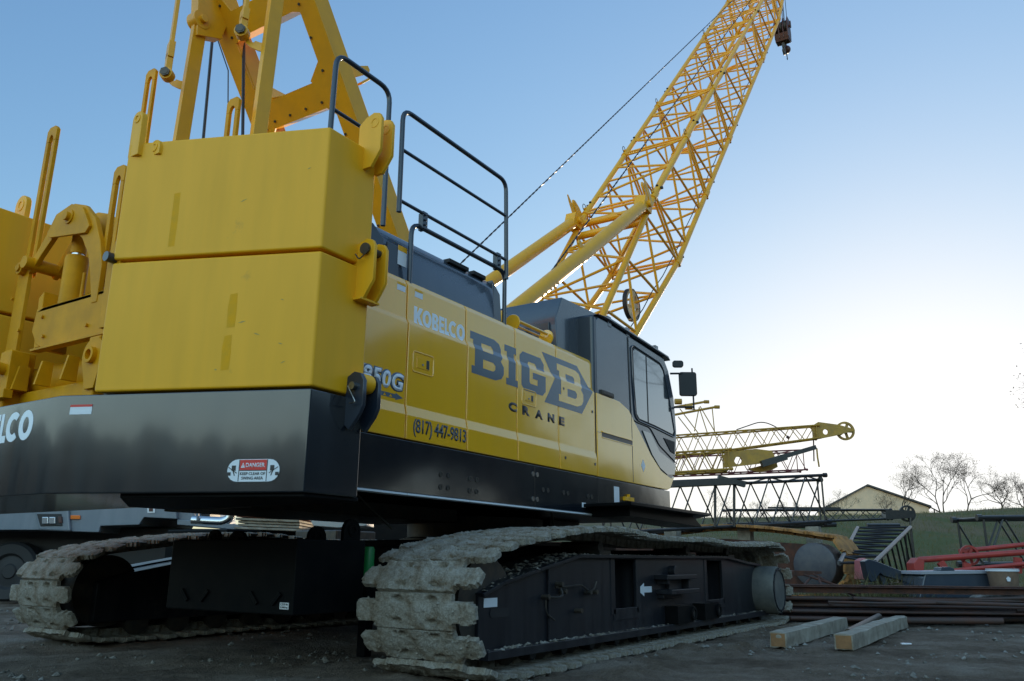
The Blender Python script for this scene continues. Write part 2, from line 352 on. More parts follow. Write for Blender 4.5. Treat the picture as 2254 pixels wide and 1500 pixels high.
me.from_pydata(vs, [], [(j*nx+i, j*nx+i+1, (j+1)*nx+i+1, (j+1)*nx+i) for j in range(ny-1) for i in range(nx-1)])
tag(link('ground', me, M['ground']), kind='structure')
vs = []; nu, nv = 420, 200
for j in range(nv):
    D = 15.5+ (j/(nv-1))**1.5*150
    for i in range(nu):
        X = -110+ i/(nu-1)*260
        p = Vector(CAM)+VF*D+VR*X; vs.append((p.x, p.y, hill_h(p.x, p.y) if D > 17 else -0.12))
me = bpy.data.meshes.new('hill'); me.from_pydata(vs, [], [(j*nu+i, j*nu+i+1, (j+1)*nu+i+1, (j+1)*nu+i) for j in range(nv-1) for i in range(nu-1)])
tag(link('hill', me, M['grass']), kind='structure')
# loose clods and stones lying on the dirt
q = MB(); rr = random.Random(3)
for i in range(15000):
    D = 2.6+rr.random()**1.5*9.5; X = (rr.random()*2-1)*D*0.75
    p = Vector(CAM)+VF*D+VR*X
    if -2.35 < p.y < -1.5 and abs(p.x) < 3.5: continue
    if noise.noise(Vector((p.x*1.1, p.y*1.1, 30))) < rr.uniform(-.05, .35): continue
    s_ = 0.004+0.028*rr.random()**4; z = ground_h(p.x, p.y); c_ = Vector((p.x, p.y, z+s_*0.3))
    vv = [c_+Vector((math.cos(a)*s_*rr.uniform(.6, 1.2), math.sin(a)*s_*rr.uniform(.6, 1.2), rr.uniform(-.2, .2)*s_)) for a in [k*math.pi*2/5 for k in range(5)]]
    vv += [c_+Vector((rr.uniform(-.3, .3)*s_, rr.uniform(-.3, .3)*s_, s_*rr.uniform(.5, .9))), c_-Vector((0, 0, s_))]
    q.add(vv, [(k, (k+1) % 5, 5) for k in range(5)]+[((k+1) % 5, k, 6) for k in range(5)])
o = q.build('loose_stones', M['clod'], smooth=False); tag(o, 'small stones and clods scattered over the dark dirt yard', 'stones', kind='stuff')

# ================================================================== track builder (used for the crane and for the rusty crawler)
def catmull(P, step):
    n = len(P); pts = []
    for i in range(n):
        p0, p1, p2, p3 = [Vector(P[(i+k-1) % n]) for k in range(4)]
        for k in range(24):
            t = k/24; pts.append(0.5*((2*p1)+(p2-p0)*t+(2*p0-5*p1+4*p2-p3)*t*t+(-p0+3*p1-3*p2+p3)*t**3))
    return pts
def track_path(P, count):
    pts = catmull(P, 0); n = len(pts); L = [0]
    for i in range(n): L.append(L[-1]+(pts[(i+1) % n]-pts[i]).length)
    tot = L[-1]; out = []; j = 0
    for k in range(count):
        s = tot*k/count
        while L[j+1] < s: j += 1
        t = (s-L[j])/(L[j+1]-L[j]); a, b = pts[j], pts[(j+1) % n]; p = a.lerp(b, t); d = (pts[(j+2) % n]-pts[j-1]).normalized()
        out.append((p, d))
    return out, tot/count
def shoe_mesh(p, w, seed, rough=1.0, da=0.0105, db=0.0145, th=0.035):
    """one track shoe: stepped ends with gaps between neighbours, lug recesses, caked and crumbled mud. x along the track, y across, z outwards"""
    na, nb = max(6, int(p/da)), max(10, int(w/db)); H = {}; bm = bmesh.new(); ver = {}
    def inside(a, b):
        B = abs(b)/(w/2); e = 0.0025*rough*noise.noise(Vector((a*40, b*40, seed)))*2
        if B > 0.995+e*2: return False
        if B > 0.66:
            lo, hi = -0.32*p, 0.30*p
            if B > 0.93: lo += (B-0.93)*2.2*p*0.45*2; hi -= (B-0.93)*2.2*p*0.45*2
            return lo+e < a < hi+e
        return abs(a) < 0.51*p
    def height(a, b):
        B = b/(w/2); h = 0.003*math.cos(a/p*math.pi*2)
        if abs(B) > 0.93: h -= (abs(B)-0.93)*0.20
        for bb in (0.13, -0.16):
            for aa in (0.34, -0.30):
                d = math.hypot((a-aa*p)/0.017, (b-bb*w)/0.045)
                if d < 1: h -= 0.035*min(1, (1-d)*3)
        n1 = noise.fractal(Vector((a*9, b*9, seed*3.1)), 0.9, 2.1, 5); n2 = noise.noise(Vector((a*55, b*55, seed)))
        n3 = noise.noise(Vector((a*4, b*3, seed*1.7)))
        return h+rough*(0.010*n1+0.007*n2+0.008*max(0, n3)+0.008*abs(noise.noise(Vector((a*24, b*24, seed*2.3)))))
    for i in range(na):
        for j in range(nb):
            a, b = ((i+.5)/na-.5)*p, ((j+.5)/nb-.5)*w
            if not inside(a, b): continue
            q = []
            for di, dj in ((0,0),(1,0),(1,1),(0,1)):
                k = (i+di, j+dj)
                if k not in ver:
                    x, y = (k[0]/na-.5)*p, (k[1]/nb-.5)*w
                    jx = 0.002*rough*noise.noise(Vector((x*60, y*60, seed+9))); jy = 0.0022*rough*noise.noise(Vector((x*60, y*60, seed+19)))
                    ver[k] = bm.verts.new((x+jx, y+jy, th*.5+height(x, y)))
                q.append(ver[k])
            bm.faces.new(q)
    r = bmesh.ops.extrude_face_region(bm, geom=bm.faces[:])
    for g in r['geom']:
        if isinstance(g, bmesh.types.BMVert): g.co.z = -th*.5+0.004*rough*noise.noise(Vector((g.co.x*50, g.co.y*50, seed)))
    if rough > 1.1:                                   # crumbs of dried mud stuck to the outer face
        rc = random.Random(seed)
        for k in range(150):
            a, b = rc.uniform(-.5, .5)*p, rc.uniform(-.5, .5)*w
            if not inside(a, b): continue
            s_ = 0.003+0.011*rc.random()**3; c = Vector((a, b, th*.5+height(a, b)+s_*.1))
            v = [bm.verts.new(c+Vector((math.cos(t)*s_*rc.uniform(.6, 1.4), math.sin(t)*s_*rc.uniform(.6, 1.4), -s_*.4))) for t in (0, 1.26, 2.51, 3.77, 5.03)]; ap = bm.verts.new(c+Vector((rc.uniform(-.4, .4)*s_, rc.uniform(-.4, .4)*s_, s_*rc.uniform(.5, 1))))
            for t in range(5): bm.faces.new((v[t], v[(t+1) % 5], ap))
    # two link lugs on the inside
    for sy in (-1, 1):
        bmesh.ops.create_cube(bm, size=1, matrix=Matrix.Translation((0, sy*0.10*w, -th*.5-0.03)) @ Matrix.Diagonal((p*0.9, 0.05, 0.06, 1)))
    bmesh.ops.recalc_face_normals(bm, faces=bm.faces)
    me = bpy.data.meshes.new('track_shoe'); bm.to_mesh(me); bm.free(); me.shade_smooth(); me.set_sharp_from_angle(angle=R(50)); return me
def place_shoe(me, p, d, y, parent, m):
    o = bpy.data.objects.new('track_shoe', me); C.objects.link(o)
    if not me.materials: me.materials.append(m)
    X = Vector((-d.x, 0, -d.z)); Y = Vector((0, 1, 0)); Z = X.cross(Y)
    o.parent = parent; o.matrix_local = Matrix(((X.x, Y.x, Z.x, p.x), (X.y, Y.y, Z.y, y), (X.z, Y.z, Z.z, p.z), (0, 0, 0, 1))); return o

# ================================================================== the crawler crane
crane = empty('crawler_crane')
tag(crane, 'large yellow and dark grey lattice boom crawler crane on muddy tracks, filling the foreground', 'crawler crane')
XV, YV, ZV = (1, 0, 0), (0, 1, 0), (0, 0, 1)
SIDE = dict(o=(0, 0, 0), u=XV, v=ZV, w=(0, -1, 0))   # seen from -Y
# path walked so that the outside is to the right hand (clockwise seen from -Y)
TP = [(-2.95, 0, 0.0), (-1.5, 0, 0.0), (0, 0, 0.0), (1.5, 0, 0.0), (2.9, 0, 0.0), (3.22, 0, 0.11), (3.37, 0, 0.44), (3.24, 0, 0.76), (2.9, 0, 0.885), (2.2, 0, 0.865), (1.3, 0, 0.85), (0.6, 0, 0.88), (0, 0, 0.865), (-0.7, 0, 0.87), (-1.3, 0, 0.905), (-1.9, 0, 0.885), (-2.4, 0, 0.83), (-2.92, 0, 0.755), (-3.22, 0, 0.64), (-3.345, 0, 0.42), (-3.24, 0, 0.14)]
def make_crawler(sgn):
    """sgn -1: track nearest the camera, +1: far track. y measured outwards from the machine"""
    Y = lambda t: sgn*t
    q = MB()
    pr = lambda poly, a, b: q.prism(poly, (0, 0, 0), XV, ZV, (0, sgn, 0), a, b)
    tz = lambda x: np.interp(x, [-2.98, -2.75, -2.3, -1.72, 1.6, 2.3, 2.78], [0.47, 0.54, 0.62, 0.715, 0.735, 0.68, 0.655])
    zb = 0.145
    def seg(x0, x1, a, b):
        xs_ = [x0]+[x for x in (-2.75, -2.3, -1.72, 1.6, 2.3) if x0 < x < x1]+[x1]
        pr([(x0, zb), (x1, zb)]+[(x, tz(x)) for x in xs_[::-1]], a, b)
    seg(-2.98, -1.12, 1.72, 2.16); seg(-0.64, 1.0, 1.72, 2.16); seg(1.53, 2.78, 1.72, 2.16)
    for x0, x1 in ((-1.12, -0.64), (1.0, 1.53)):
        pr([(x0, zb), (x1, zb), (x1, 0.275), (x0, 0.275)], 1.72, 2.16); seg(x0, x1, 1.72, 1.80)
        q.prism([(x0, 0.70), (x1, 0.70), (x1, 0.735), (x0, 0.715)], (0, 0, 0), XV, ZV, (0, sgn, 0), 1.80, 2.16)
    frame = q.build('crawler_frame', M['frame'], crane, 0.006)
    if sgn < 0: frame['label'] = 'near crawler frame, dusty black side plates'
    q = MB(); B_ = lambda a, b: q.box((a[0], Y(a[1]), a[2]), (b[0], Y(b[1]), b[2]))
    B_((-3.0, 2.05, 0.095), (2.80, 2.25, 0.148))                     # lower flange
    for i in range(6): 
        x0, x1 = [-2.98, -2.75, -2.3, -1.72, 1.6, 2.3, 2.78][i:i+2]; q.bar((x0, Y(2.10), tz(x0)), (x1, Y(2.10), tz(x1)), 0.2, 0.025)
    for x0, x1 in ((-1.12, -0.64), (1.0, 1.53)):
        for x in (x0, x1): q.bar((x, Y(2.15), 0.27), (x, Y(2.15), 0.71), 0.03, 0.08, XV)
        q.bar((x0, Y(2.15), 0.27), (x1, Y(2.15), 0.27), 0.03, 0.09)
    q.bar((-2.15, Y(2.17), 0.15), (-2.15, Y(2.17), 0.63), 0.015, 0.02, XV)
    q.build('frame_flange', M['frame'], frame, 0.004)
    # jaw, hose studs, pad eyes
    q = MB(); B_((-0.30, 2.15, 0.53), (0.42, 2.29, 0.57)); B_((-0.26, 2.15, 0.405), (0.42, 2.31, 0.445)); B_((-0.24, 2.15, 0.37), (0.2, 2.22, 0.405))
    q.tube([(0.08, Y(2.15), 0.60), (0.08, Y(2.22), 0.60)], 0.05, 14); B_((-0.05, 2.15, 0.44), (0.25, 2.2, 0.53)); B_((-0.24, 2.15, 0.49), (-0.2, 2.27, 0.53)); B_((0.3, 2.15, 0.445), (0.36, 2.25, 0.53))
    q.build('step_jaw', M['frame'], frame, 0.005)
    for x in (0.18, 0.86):
        q = MB(); pts = [(x-0.26, 0.15), (x+0.10, 0.15)]+[(x+0.10+0.075*math.cos(a), 0.225+0.075*math.sin(a)) for a in [-1.57+i*0.314 for i in range(11)]]+[(x-0.26, 0.30)]
        q.prism(pts, (0, 0, 0), XV, ZV, (0, sgn, 0), 2.16, 2.285); q.ring((x+0.10, Y(2.29), 0.225), (0, 1, 0), 0.062, 0.034, 0.03, 24)
        o = q.build('pad_eye', M['black'], frame, 0.004)
        q = MB(); q.tube([(x+0.10, Y(2.284), 0.225), (x+0.10, Y(2.296), 0.225)], 0.034, 20); q.build('pin_hole', M['steel'], frame)
    # bottom rollers with guide brackets
    for i in range(13):
        x = -2.55+i*0.425
        q = MB(); q.lathe((x, Y(2.12), 0.135), (0, -sgn, 0), [(0.0, 0), (0.05, 0), (0.055, 0.01), (0.10, 0.02), (0.115, 0.03), (0.115, 0.075), (0.095, 0.09), (0.095, 0.33), (0.115, 0.34), (0.115, 0.38), (0, 0.39)], 20)
        q.build('track_roller', M['darksteel'], frame)
        q = MB(); q.prism([(x+0.16, 0.10), (x+0.265, 0.10), (x+0.25, 0.055), (x+0.2125, 0.035), (x+0.175, 0.055)], (0, 0, 0), XV, ZV, (0, sgn, 0), 2.06, 2.16); q.build('roller_guard', M['frame'], frame, 0.006)
    # final drive drum at the front, idler at the back, carrier rollers
    q = MB(); q.lathe((2.76, Y(1.72), 0.38), (0, sgn, 0), [(0, 0), (0.262, 0), (0.265, 0.02), (0.265, 0.66), (0.255, 0.68), (0.0, 0.682)], 48); q.build('final_drive', M['mudpaint'], frame)
    q = MB(); q.ring((2.76, Y(2.405), 0.38), (0, 1, 0), 0.235, 0.222, 0.012, 48)
    for k in range(16): a = k*math.pi/8; q.tube([(2.76+0.24*math.cos(a), Y(2.39), 0.38+0.24*math.sin(a)), (2.76+0.24*math.cos(a), Y(2.412), 0.38+0.24*math.sin(a))], 0.008, 6)
    q.build('drive_cover_bolts', M['frame'], frame)
    q = MB(); q.lathe((-2.86, Y(1.78), 0.40), (0, sgn, 0), [(0, 0), (0.30, 0), (0.30, 0.05), (0.26, 0.07), (0.26, 0.28), (0.30, 0.30), (0.30, 0.35), (0.0, 0.36)], 36); q.build('idler_wheel', M['darksteel'], frame)
    for x in (-1.2, 0.7, 1.9):
        q = MB(); q.tube([(x, Y(1.75), 0.785), (x, Y(2.1), 0.785)], 0.05, 16); q.box((x-0.10, Y(1.95), 0.70), (x+0.10, Y(2.14), 0.765)); q.build('carrier_roller', M['darksteel'], frame)
    # shoes
    n = 71; path, pitch = track_path(TP, n)
    shared = [shoe_mesh(pitch, 0.90, 40+i+sgn*10, 1.0 if sgn < 0 else 0.8, 0.014, 0.02) for i in range(5)]
    rest = []
    for k, (p, d) in enumerate(path):
        nose = p.x < -2.2
        if sgn > 0 and not (p.x < -1.0 or p.z > 0.7): rest.append((shared[k % 5], p, d)); continue
        me_ = shoe_mesh(pitch, 0.90, k*1.37+5, 1.12 if sgn < 0 else 0.9) if nose else shared[k % 5]
        place_shoe(me_, p+Vector((0, 0, 0.012)), d, Y(1.95), frame, M['mud'])
    if rest:
        bm = bmesh.new()
        for me_, p, d in rest:
            X = Vector((-d.x, 0, -d.z)); Z = X.cross(Vector((0, 1, 0)))
            t = bmesh.new(); t.from_mesh(me_); t.transform(Matrix(((X.x, 0, Z.x, p.x), (0, 1, 0, Y(1.95)), (X.z, 0, Z.z, p.z), (0, 0, 0, 1)))); tm = bpy.data.meshes.new('t'); t.to_mesh(tm); t.free(); bm.from_mesh(tm); bpy.data.meshes.remove(tm)
        me_ = bpy.data.meshes.new('lower_shoes'); bm.to_mesh(me_); bm.free(); o = link('lower_track_shoes', me_, M['mud'], frame, smooth=False); o['kind'] = 'stuff'
    return frame
M['mudpaint'] = mat('dusty_drive_paint', (0.13, 0.125, 0.105), 0.7, col2=(0.07, 0.07, 0.065), nscale=5, bump=0.002)
near = make_crawler(-1); far_ = make_crawler(1); far_.location = (-0.11, 0.04, 0)
# white arrow, small plate, hoses on the near frame
yf = -2.162
decal('direction_arrow', curve_mesh([[(-.66, .45), (-.52, .505), (-.52, .475), (-.36, .475), (-.36, .425), (-.52, .425), (-.52, .395)]]), None, (0, yf, 0), XV, ZV, (0, -1, 0), M['white'], near, fit=False)
decal('data_plate', curve_mesh([rect(-2.93, .395, -2.78, .45)]), None, (0, yf, 0), XV, ZV, (0, -1, 0), M['white'], near, fit=False)
decal('oval_slot', curve_mesh([stadium(-2.86, .33, -2.64, .385)]), None, (0, yf, 0), XV, ZV, (0, -1, 0), M['rubber'], near, fit=False)
q = MB()
q.tube(rounded([(-2.05, -2.17, .50), (-2.0, -2.20, .50), (-1.7, -2.19, .51), (-1.6, -2.2, .46), (-1.52, -2.2, .47), (-1.48, -2.2, .53)], .05), 0.007, 6)
q.tube(rounded([(-2.22, -2.18, .44), (-2.1, -2.23, .43), (-2.03, -2.22, .45), (-2.02, -2.18, .51)], .04), 0.009, 6)
q.tube(rounded([(-2.22, -2.19, .43), (-2.22, -2.19, .33), (-2.1, -2.19, .28)], .08), 0.006, 6)
for x, z in ((-2.22, .44), (-2.03, .52), (-1.98, .47), (-1.6, .455), (-1.5, .455), (-1.75, .33)): q.tube([(x, -2.16, z), (x, -2.22, z)], 0.018, 8)
q.build('grease_hoses', M['darksteel'], near)
# mud lying on the frame ledge and clinging along the edges
q = MB(); rr = random.Random(11)
for i in range(1700):
    x = rr.uniform(-2.95, 2.7); z0 = np.interp(x, [-2.98, -2.75, -2.3, -1.72, 1.6, 2.3, 2.78], [0.47, 0.54, 0.62, 0.715, 0.735, 0.68, 0.655]) + 0.012
    if rr.random() < .3: z0 = 0.148; yy = rr.uniform(-2.245, -2.17)
    else: yy = rr.uniform(-2.2, -1.9)
    s_ = (.004+.018*rr.random()**2.5)*(1.5 if x < -1.5 else 0.7); c_ = Vector((x, yy, z0+s_*.05))
    vv = [c_+Vector((math.cos(a)*s_*rr.uniform(.6, 1.3), math.sin(a)*s_*rr.uniform(.5, 1), rr.uniform(-.2, .2)*s_)) for a in [k*math.pi/3 for k in range(6)]]+[c_+Vector((rr.uniform(-.3, .3)*s_, rr.uniform(-.3, .3)*s_, s_*rr.uniform(.3, .6)))]
    q.add(vv, [(k, (k+1) % 6, 6) for k in range(6)])
o = q.build('mud_clods', M['mud'], near, smooth=False); o['kind'] = 'stuff'

# ---- carbody
q = MB(); q.box((-1.7, -1.72, 0.42), (-1.0, 1.72, 0.80)); q.box((1.0, -1.72, 0.42), (1.7, 1.72, 0.80)); q.box((-1.35, -1.0, 0.45), (1.35, 1.0, 0.86))
q.build('carbody', M['black'], crane, 0.01)
q = MB(); q.lathe((0, 0, 0.84), ZV, [(0.0, 0), (0.80, 0), (0.80, 0.05), (0.72, 0.07), (0.72, 0.26), (0, 0.26)], 48); q.build('swing_bearing', M['darksteel'], crane)
cw = MB(); cw.box((-3.6, -1.2, 0.34), (-2.98, 0.06, 0.80)); cw = cw.build('carbody_weight', M['black'], crane, 0.008)
for y0 in (-0.95, -0.25):
    for s_ in (-1, 1): q = MB(); q.bar((-3.605, y0+0.07*s_, 0.40), (-3.605, y0+0.14*s_, 0.47), 0.025, 0.02, XV); q.build('weld_hook', M['black'], cw, 0.003)
for (x, y, w_, h_, ax) in ((-3.1, -1.17, .16, .15, 0), (-3.25, -1.0, .16, .1, 0), (-3.45, -0.45, .2, .07, 1), (-3.45, -0.2, .12, .08, 1)):
    q = MB(); q.prism(lugpoly(w_, h_), (x, y, .795), XV if ax == 0 else (0, 1, 0), ZV, (0, 1, 0) if ax == 0 else XV, -.015, .015); q.ring((x, y, .795+h_-w_/2*.95), (0, 1, 0) if ax == 0 else XV, w_*.26, w_*.15, .045, 16)
    q.build('lifting_lug', M['black'], cw, 0.003)
decal('weight_plate', curve_mesh([rect(1.085, .375, 1.165, .415)]), None, (-3.601, 0, 0), (0, -1, 0), ZV, (-1, 0, 0), M['white'], cw, fit=False)
for i, tx in enumerate(('7,275 lb', '3,300 kg')): decal('weight_text', text_mesh(tx, .01), (1.092, .397-.018*i, 1.158, .410-.018*i), (-3.603, 0, 0), (0, -1, 0), ZV, (-1, 0, 0), M['ink'], cw)

# ---- deck frame, dark side skirt, underside
q = MB(); q.box((-3.9, -1.44, 1.14), (1.9, 1.44, 1.40)); deck = q.build('deck_frame', M['black'], crane)
box_obj('under_deck_box', (-3.4, -0.5, 1.02), (-1.0, 0.5, 1.137), M['darksteel'], deck); box_obj('under_deck_box', (0.9, -0.4, 1.0), (1.6, .4, 1.137), M['darksteel'], deck)
for a_, b_, r_ in (((-2.9, -1.0, 1.14), (-2.6, -1.1, 0.9), .008), ((-0.45, -1.2, 1.14), (-0.38, -1.2, 0.97), .012)):
    q = MB(); q.tube([a_, b_], r_, 6); q.build('drain_pipe', M['darksteel'], deck)
def skirt(x0, x1):
    q = MB(); q.box((x0, -1.50, 1.122), (x1, -1.44, 1.478)); q.box((x0, -1.455, 1.40), (x1, -1.2, 1.45)); return q.build('side_skirt', M['skirt'], crane, 0.004)
sk = [skirt(-3.95, -1.237), skirt(-1.233, -0.052), skirt(-0.048, 1.77)]
for a, b in ((-3.95, -2.93), (-2.92, -2.2), (-2.19, -1.24), (-1.23, -.3), (-.29, 1.0)): box_obj('edge_strip', (a, -1.507, 1.106), (b, -1.42, 1.119), M['trim'] if 'trim' in M else M['white'], sk[0], 0.001)
for i, (x, z) in enumerate([(-2.55, 1.28), (-2.46, 1.28), (-2.55, 1.19), (-2.46, 1.19), (-2.19, 1.28), (-2.10, 1.28), (-2.19, 1.19), (-2.10, 1.19), (-1.27, 1.40), (-1.20, 1.40), (-1.27, 1.19), (-1.20, 1.19), (-1.10, 1.28), (-1.02, 1.28), (-.74, 1.28), (-.66, 1.28), (-.27, 1.28), (-.19, 1.28)]):
    q = MB(); q.ring((x, -1.502, z), YV, 0.020, 0.013, 0.008, 16); q.tube([(x, -1.5, z), (x, -1.503, z)], 0.012, 10)
    q.build('skirt_bolt', M['steel'] if z > 1.35 or i in (10, 11) else M['darksteel'], sk[0 if x < -1.235 else 1])
decal('skirt_label', curve_mesh([rect(-0.39, 1.17, -0.31, 1.215)]), None, (0, -1.5, 0), XV, ZV, (0, -1, 0), M['white'], sk[1], fit=False)
# ---- house body and side panels
PROF = [(1.488, -1.502), (1.66, -1.502), (1.725, -1.487), (2.325, -1.487), (2.365, -1.467), (2.62, -1.463), (2.665, -1.44), (2.675, -1.40), (2.675, -1.2), (1.488, -1.2)]
def prof_off(z):
    zz = [p[0] for p in PROF[:7]]; yy = [-p[1] for p in PROF[:7]]; return float(np.interp(z, zz, yy))
PX = [-3.9, -2.962, -2.235, -1.507, -0.797, -0.052]
panels = []
for i in range(5):
    q = MB(); x0, x1 = PX[i]+0.006, PX[i+1]-0.006
    q.prism([(y, z) for z, y in PROF], (x0, 0, 0), YV, ZV, XV, 0, x1-x0); panels.append(q.build('side_door', M['yellow_gloss'], crane, 0.008, ang=8))
q = MB(); q.box((-3.9, -1.43, 1.40), (-0.06, -1.25, 2.60)); q.build('house_core', M['yellow_dark'] if 'yellow_dark' in M else M['yellow'], crane)
q = MB(); q.prism([(1.2, 1.40), (1.5, 1.49), (1.5, 2.6), (1.4, 2.675), (0.9, 2.675), (0.9, 1.4)], (-3.9, 0, 0), YV, ZV, XV, 0, 5.3); q.build('left_side_panel', M['yellow_gloss'], crane, 0.008)
q = MB(); q.box((-3.9, -1.25, 1.4), (-1.0, 0.95, 2.55)); q.build('engine_bay', M['grey'], crane)
# engine hood
q = MB(); q.prism([(-1.40, 2.60), (-1.37, 2.95), (-1.30, 3.05), (-0.5, 3.06), (-0.2, 2.95), (-0.2, 2.6)], (-3.42, 0, 0), YV, ZV, XV, 0, 1.70); hood = q.build('engine_hood', M['grey'], crane, 0.012)
q = MB(); q.prism([(-1.72, 3.05), (-1.60, 2.95), (-1.56, 2.62), (-1.72, 2.62)], (0, 0, 0), XV, ZV, YV, -1.36, -0.25); q.prism([(-3.40, 3.045), (-1.8, 3.045), (-1.9, 3.075), (-3.40, 3.075)], (0, 0, 0), XV, ZV, YV, -1.25, -.6); q.build('hood_end', M['grey'], hood, 0.006)
q = MB(); q.box((-2.32, -1.345, 3.03), (-2.05, -1.25, 3.065)); q.box((-1.98, -1.345, 3.03), (-1.80, -1.25, 3.065)); q.build('hood_latch', M['rubber'], hood, 0.004)
q = MB(); q.prism([(-3.40, 2.62), (-3.18, 2.62), (-3.18, 2.92), (-3.30, 3.0), (-3.40, 3.0)], (0, 0, 0), XV, ZV, YV, -1.405, -1.375); q.box((-3.13, -1.40, 2.64), (-3.0, -1.38, 2.92)); q.build('hood_side_guard', M['rail'], hood, 0.004)
decal('caution_label', curve_mesh([rect(-3.02, 2.78, -2.92, 2.93)]), None, (0, -1.402, 0), XV, ZV, (0, -1, 0), M['white'], hood, fit=False)
decal('caution_label_header', curve_mesh([rect(-3.02, 2.89, -2.92, 2.93)]), None, (0, -1.4035, 0), XV, ZV, (0, -1, 0), M['yellow'], hood, fit=False)
q = MB(); q.tube([(-3.25, -1.15, 2.75), (-3.2, -1.17, 2.95), (-3.02, -1.2, 3.05)], 0.055, 20, cap=False); q.tube([(-3.25, -1.15, 2.75), (-3.2, -1.17, 2.95), (-3.02, -1.2, 3.05)], 0.047, 20, cap=False); q.build('exhaust_pipe', M['rust'], hood)
# dark housing behind the cab
q = MB(); q.prism([(-0.42, 3.265), (-0.55, 3.02), (-0.50, 2.60), (0.7, 2.60), (0.7, 3.30)], (0, 0, 0), XV, ZV, YV, -1.32, 0.35); h2 = q.build('winch_housing', M['grey'], crane, 0.010)
q = MB(); q.box((-1.45, -1.2, 2.55), (-.5, -.3, 2.72)); q.build('walkway', M['rail'], crane, 0.005)
q = MB(); q.box((-0.60, -1.0, 2.62), (-0.50, -0.35, 2.95)); q.box((-0.565, -1.25, 2.62), (-0.51, -1.05, 2.98)); q.build('housing_hatch', M['rail'], h2, 0.006)
# yellow grab bar with round feet
q = MB(); q.tube([(-1.36, -1.40, 2.76), (-0.86, -1.40, 2.76)], 0.016, 10); q.tube([(-1.36, -1.36, 2.73), (-0.86, -1.36, 2.73)], 0.010, 8)
for x in (-1.41, -0.82): q.lathe((x, -1.37, 2.735), XV, [(0, -.012), (.075, -.01), (.08, 0), (.075, .012), (.02, .05), (0, .05)], 20)
q.build('grab_bar', M['yellow_gloss'], crane)
# ---- handrails
def rail(name, paths, r, parent, m='rail'):
    q = MB()
    for p, rad in paths: q.tube(rounded(p, rad) if rad else p, r, 12)
    return q.build(name, M[m], parent)
yr = -1.43
rail('lower_handrail', [([(-2.91, yr, 2.60), (-2.91, yr, 3.14), (-1.635, yr, 3.14), (-1.635, yr, 2.60)], .10)], .019, crane)
ur = rail('upper_handrail', [([(-3.095, yr-.03, 3.15), (-3.10, yr-.03, 4.0), (-1.675, yr-.03, 3.985), (-1.655, yr-.03, 3.06)], .10)], .019, crane)
rail('rail_crossbar', [([(-3.095, yr-.03, 3.66), (-1.67, yr-.03, 3.65)], 0), ([(-3.095, yr-.03, 3.245), (-1.66, yr-.03, 3.235)], 0)], .014, ur)
for x in (-2.80, -1.78):
    q = MB(); q.box((x-.03, yr-.04, 3.12), (x+.03, yr-.015, 3.26)); q.box((x+.0, yr-.015, 3.12), (x+.035, yr+.03, 3.26))
    for z in (3.15, 3.19, 3.23): q.tube([(x-.005, yr-.04, z), (x-.005, yr-.055, z)], .009, 8)
    q.build('rail_clamp', M['rail'], ur, .003)
rr_ = rail('rear_handrail', [([(-3.80, yr, 3.0), (-3.785, yr, 4.10), (-3.225, yr, 4.10), (-3.225, yr, 3.0)], .11)], .019, crane)
rail('rail_crossbar', [([(-3.79, yr, 3.66), (-3.225, yr, 3.655)], 0)], .014, rr_)
# panel handles, lock recesses
def handle(x0, x1, z0, z1, p):
    yo = -prof_off((z0+z1)/2)
    q = MB()
    q.tube(rounded([(x0+.02, yo, z0), (x1, yo, z0), (x1, yo, z1), (x0, yo, z1), (x0, yo, z0), (x0+.03, yo, z0)], .025), .006, 6)
    q.box((x0+.045, yo-.004, z0+.035), (x1-.045, yo+.01, z1-.035)); h = q.build('door_handle', M['yellow_gloss'], p, .002)
    q = MB(); q.box((x1-.085, yo-.0055, z0+.042), (x1-.052, yo+.01, z1-.042)); q.build('handle_recess', M['ink'], h)
    q = MB(); q.tube([((x0+x1)/2-.01, yo-.003, (z0+z1)/2-.01), ((x0+x1)/2-.01, yo-.010, (z0+z1)/2-.01)], .008, 10); q.build('key_lock', M['steel'], h)
handle(-2.90, -2.665, 1.985, 2.135, panels[1]); handle(-1.43, -1.20, 1.99, 2.125, panels[3])
for x, z in ((-.70, 2.25), (-.12, 2.12), (-.70, 1.60), (-.11, 1.60)):
    q = MB(); yo = -prof_off(z); q.tube([(x, yo+.005, z), (x, yo-.004, z)], .014, 12); q.build('panel_bolt', M['ink'], panels[4])
def rect_(a, b, c, d): return [(a, b), (c, b), (c, d), (a, d)]
# ---- lettering on the side panels
def ell(cx, cy, rx, ry, a0=0, a1=360, k=28): return [(cx+rx*math.cos(R(a0+(a1-a0)*i/k)), cy+ry*math.sin(R(a0+(a1-a0)*i/k))) for i in range(k if a1-a0 == 360 else k+1)]
GLY = {'O': [ell(.5, .5, .5, .5), ell(.5, .5, .21, .27)],
       'C': [ell(.56, .5, .56, .5, 48, 312)+[(.74, .30)]+ell(.56, .5, .26, .26, 300, 60, 20)+[(.74, .70)]],
       'K': [[(0, 0), (0, 1), (.36, 1), (.36, .62), (.64, 1), (1.04, 1), (.66, .52), (1.06, 0), (.64, 0), (.36, .40), (.36, 0)]],
       'B': [[(0, 0), (0, 1)]+ell(.52, .74, .44, .26, 90, -75, 10)+ell(.54, .27, .46, .27, 75, -90, 10), rect_(.36, .62, .58, .80), rect_(.36, .19, .60, .40)],
       'E': [[(0, 0), (0, 1), (1, 1), (1, .78), (.40, .78), (.40, .61), (.92, .61), (.92, .40), (.40, .40), (.40, .22), (1, .22), (1, 0)]],
       'L': [[(0, 0), (0, 1), (.42, 1), (.42, .24), (1, .24), (1, 0)]]}
def glyph(ch): return curve_mesh(GLY[ch])
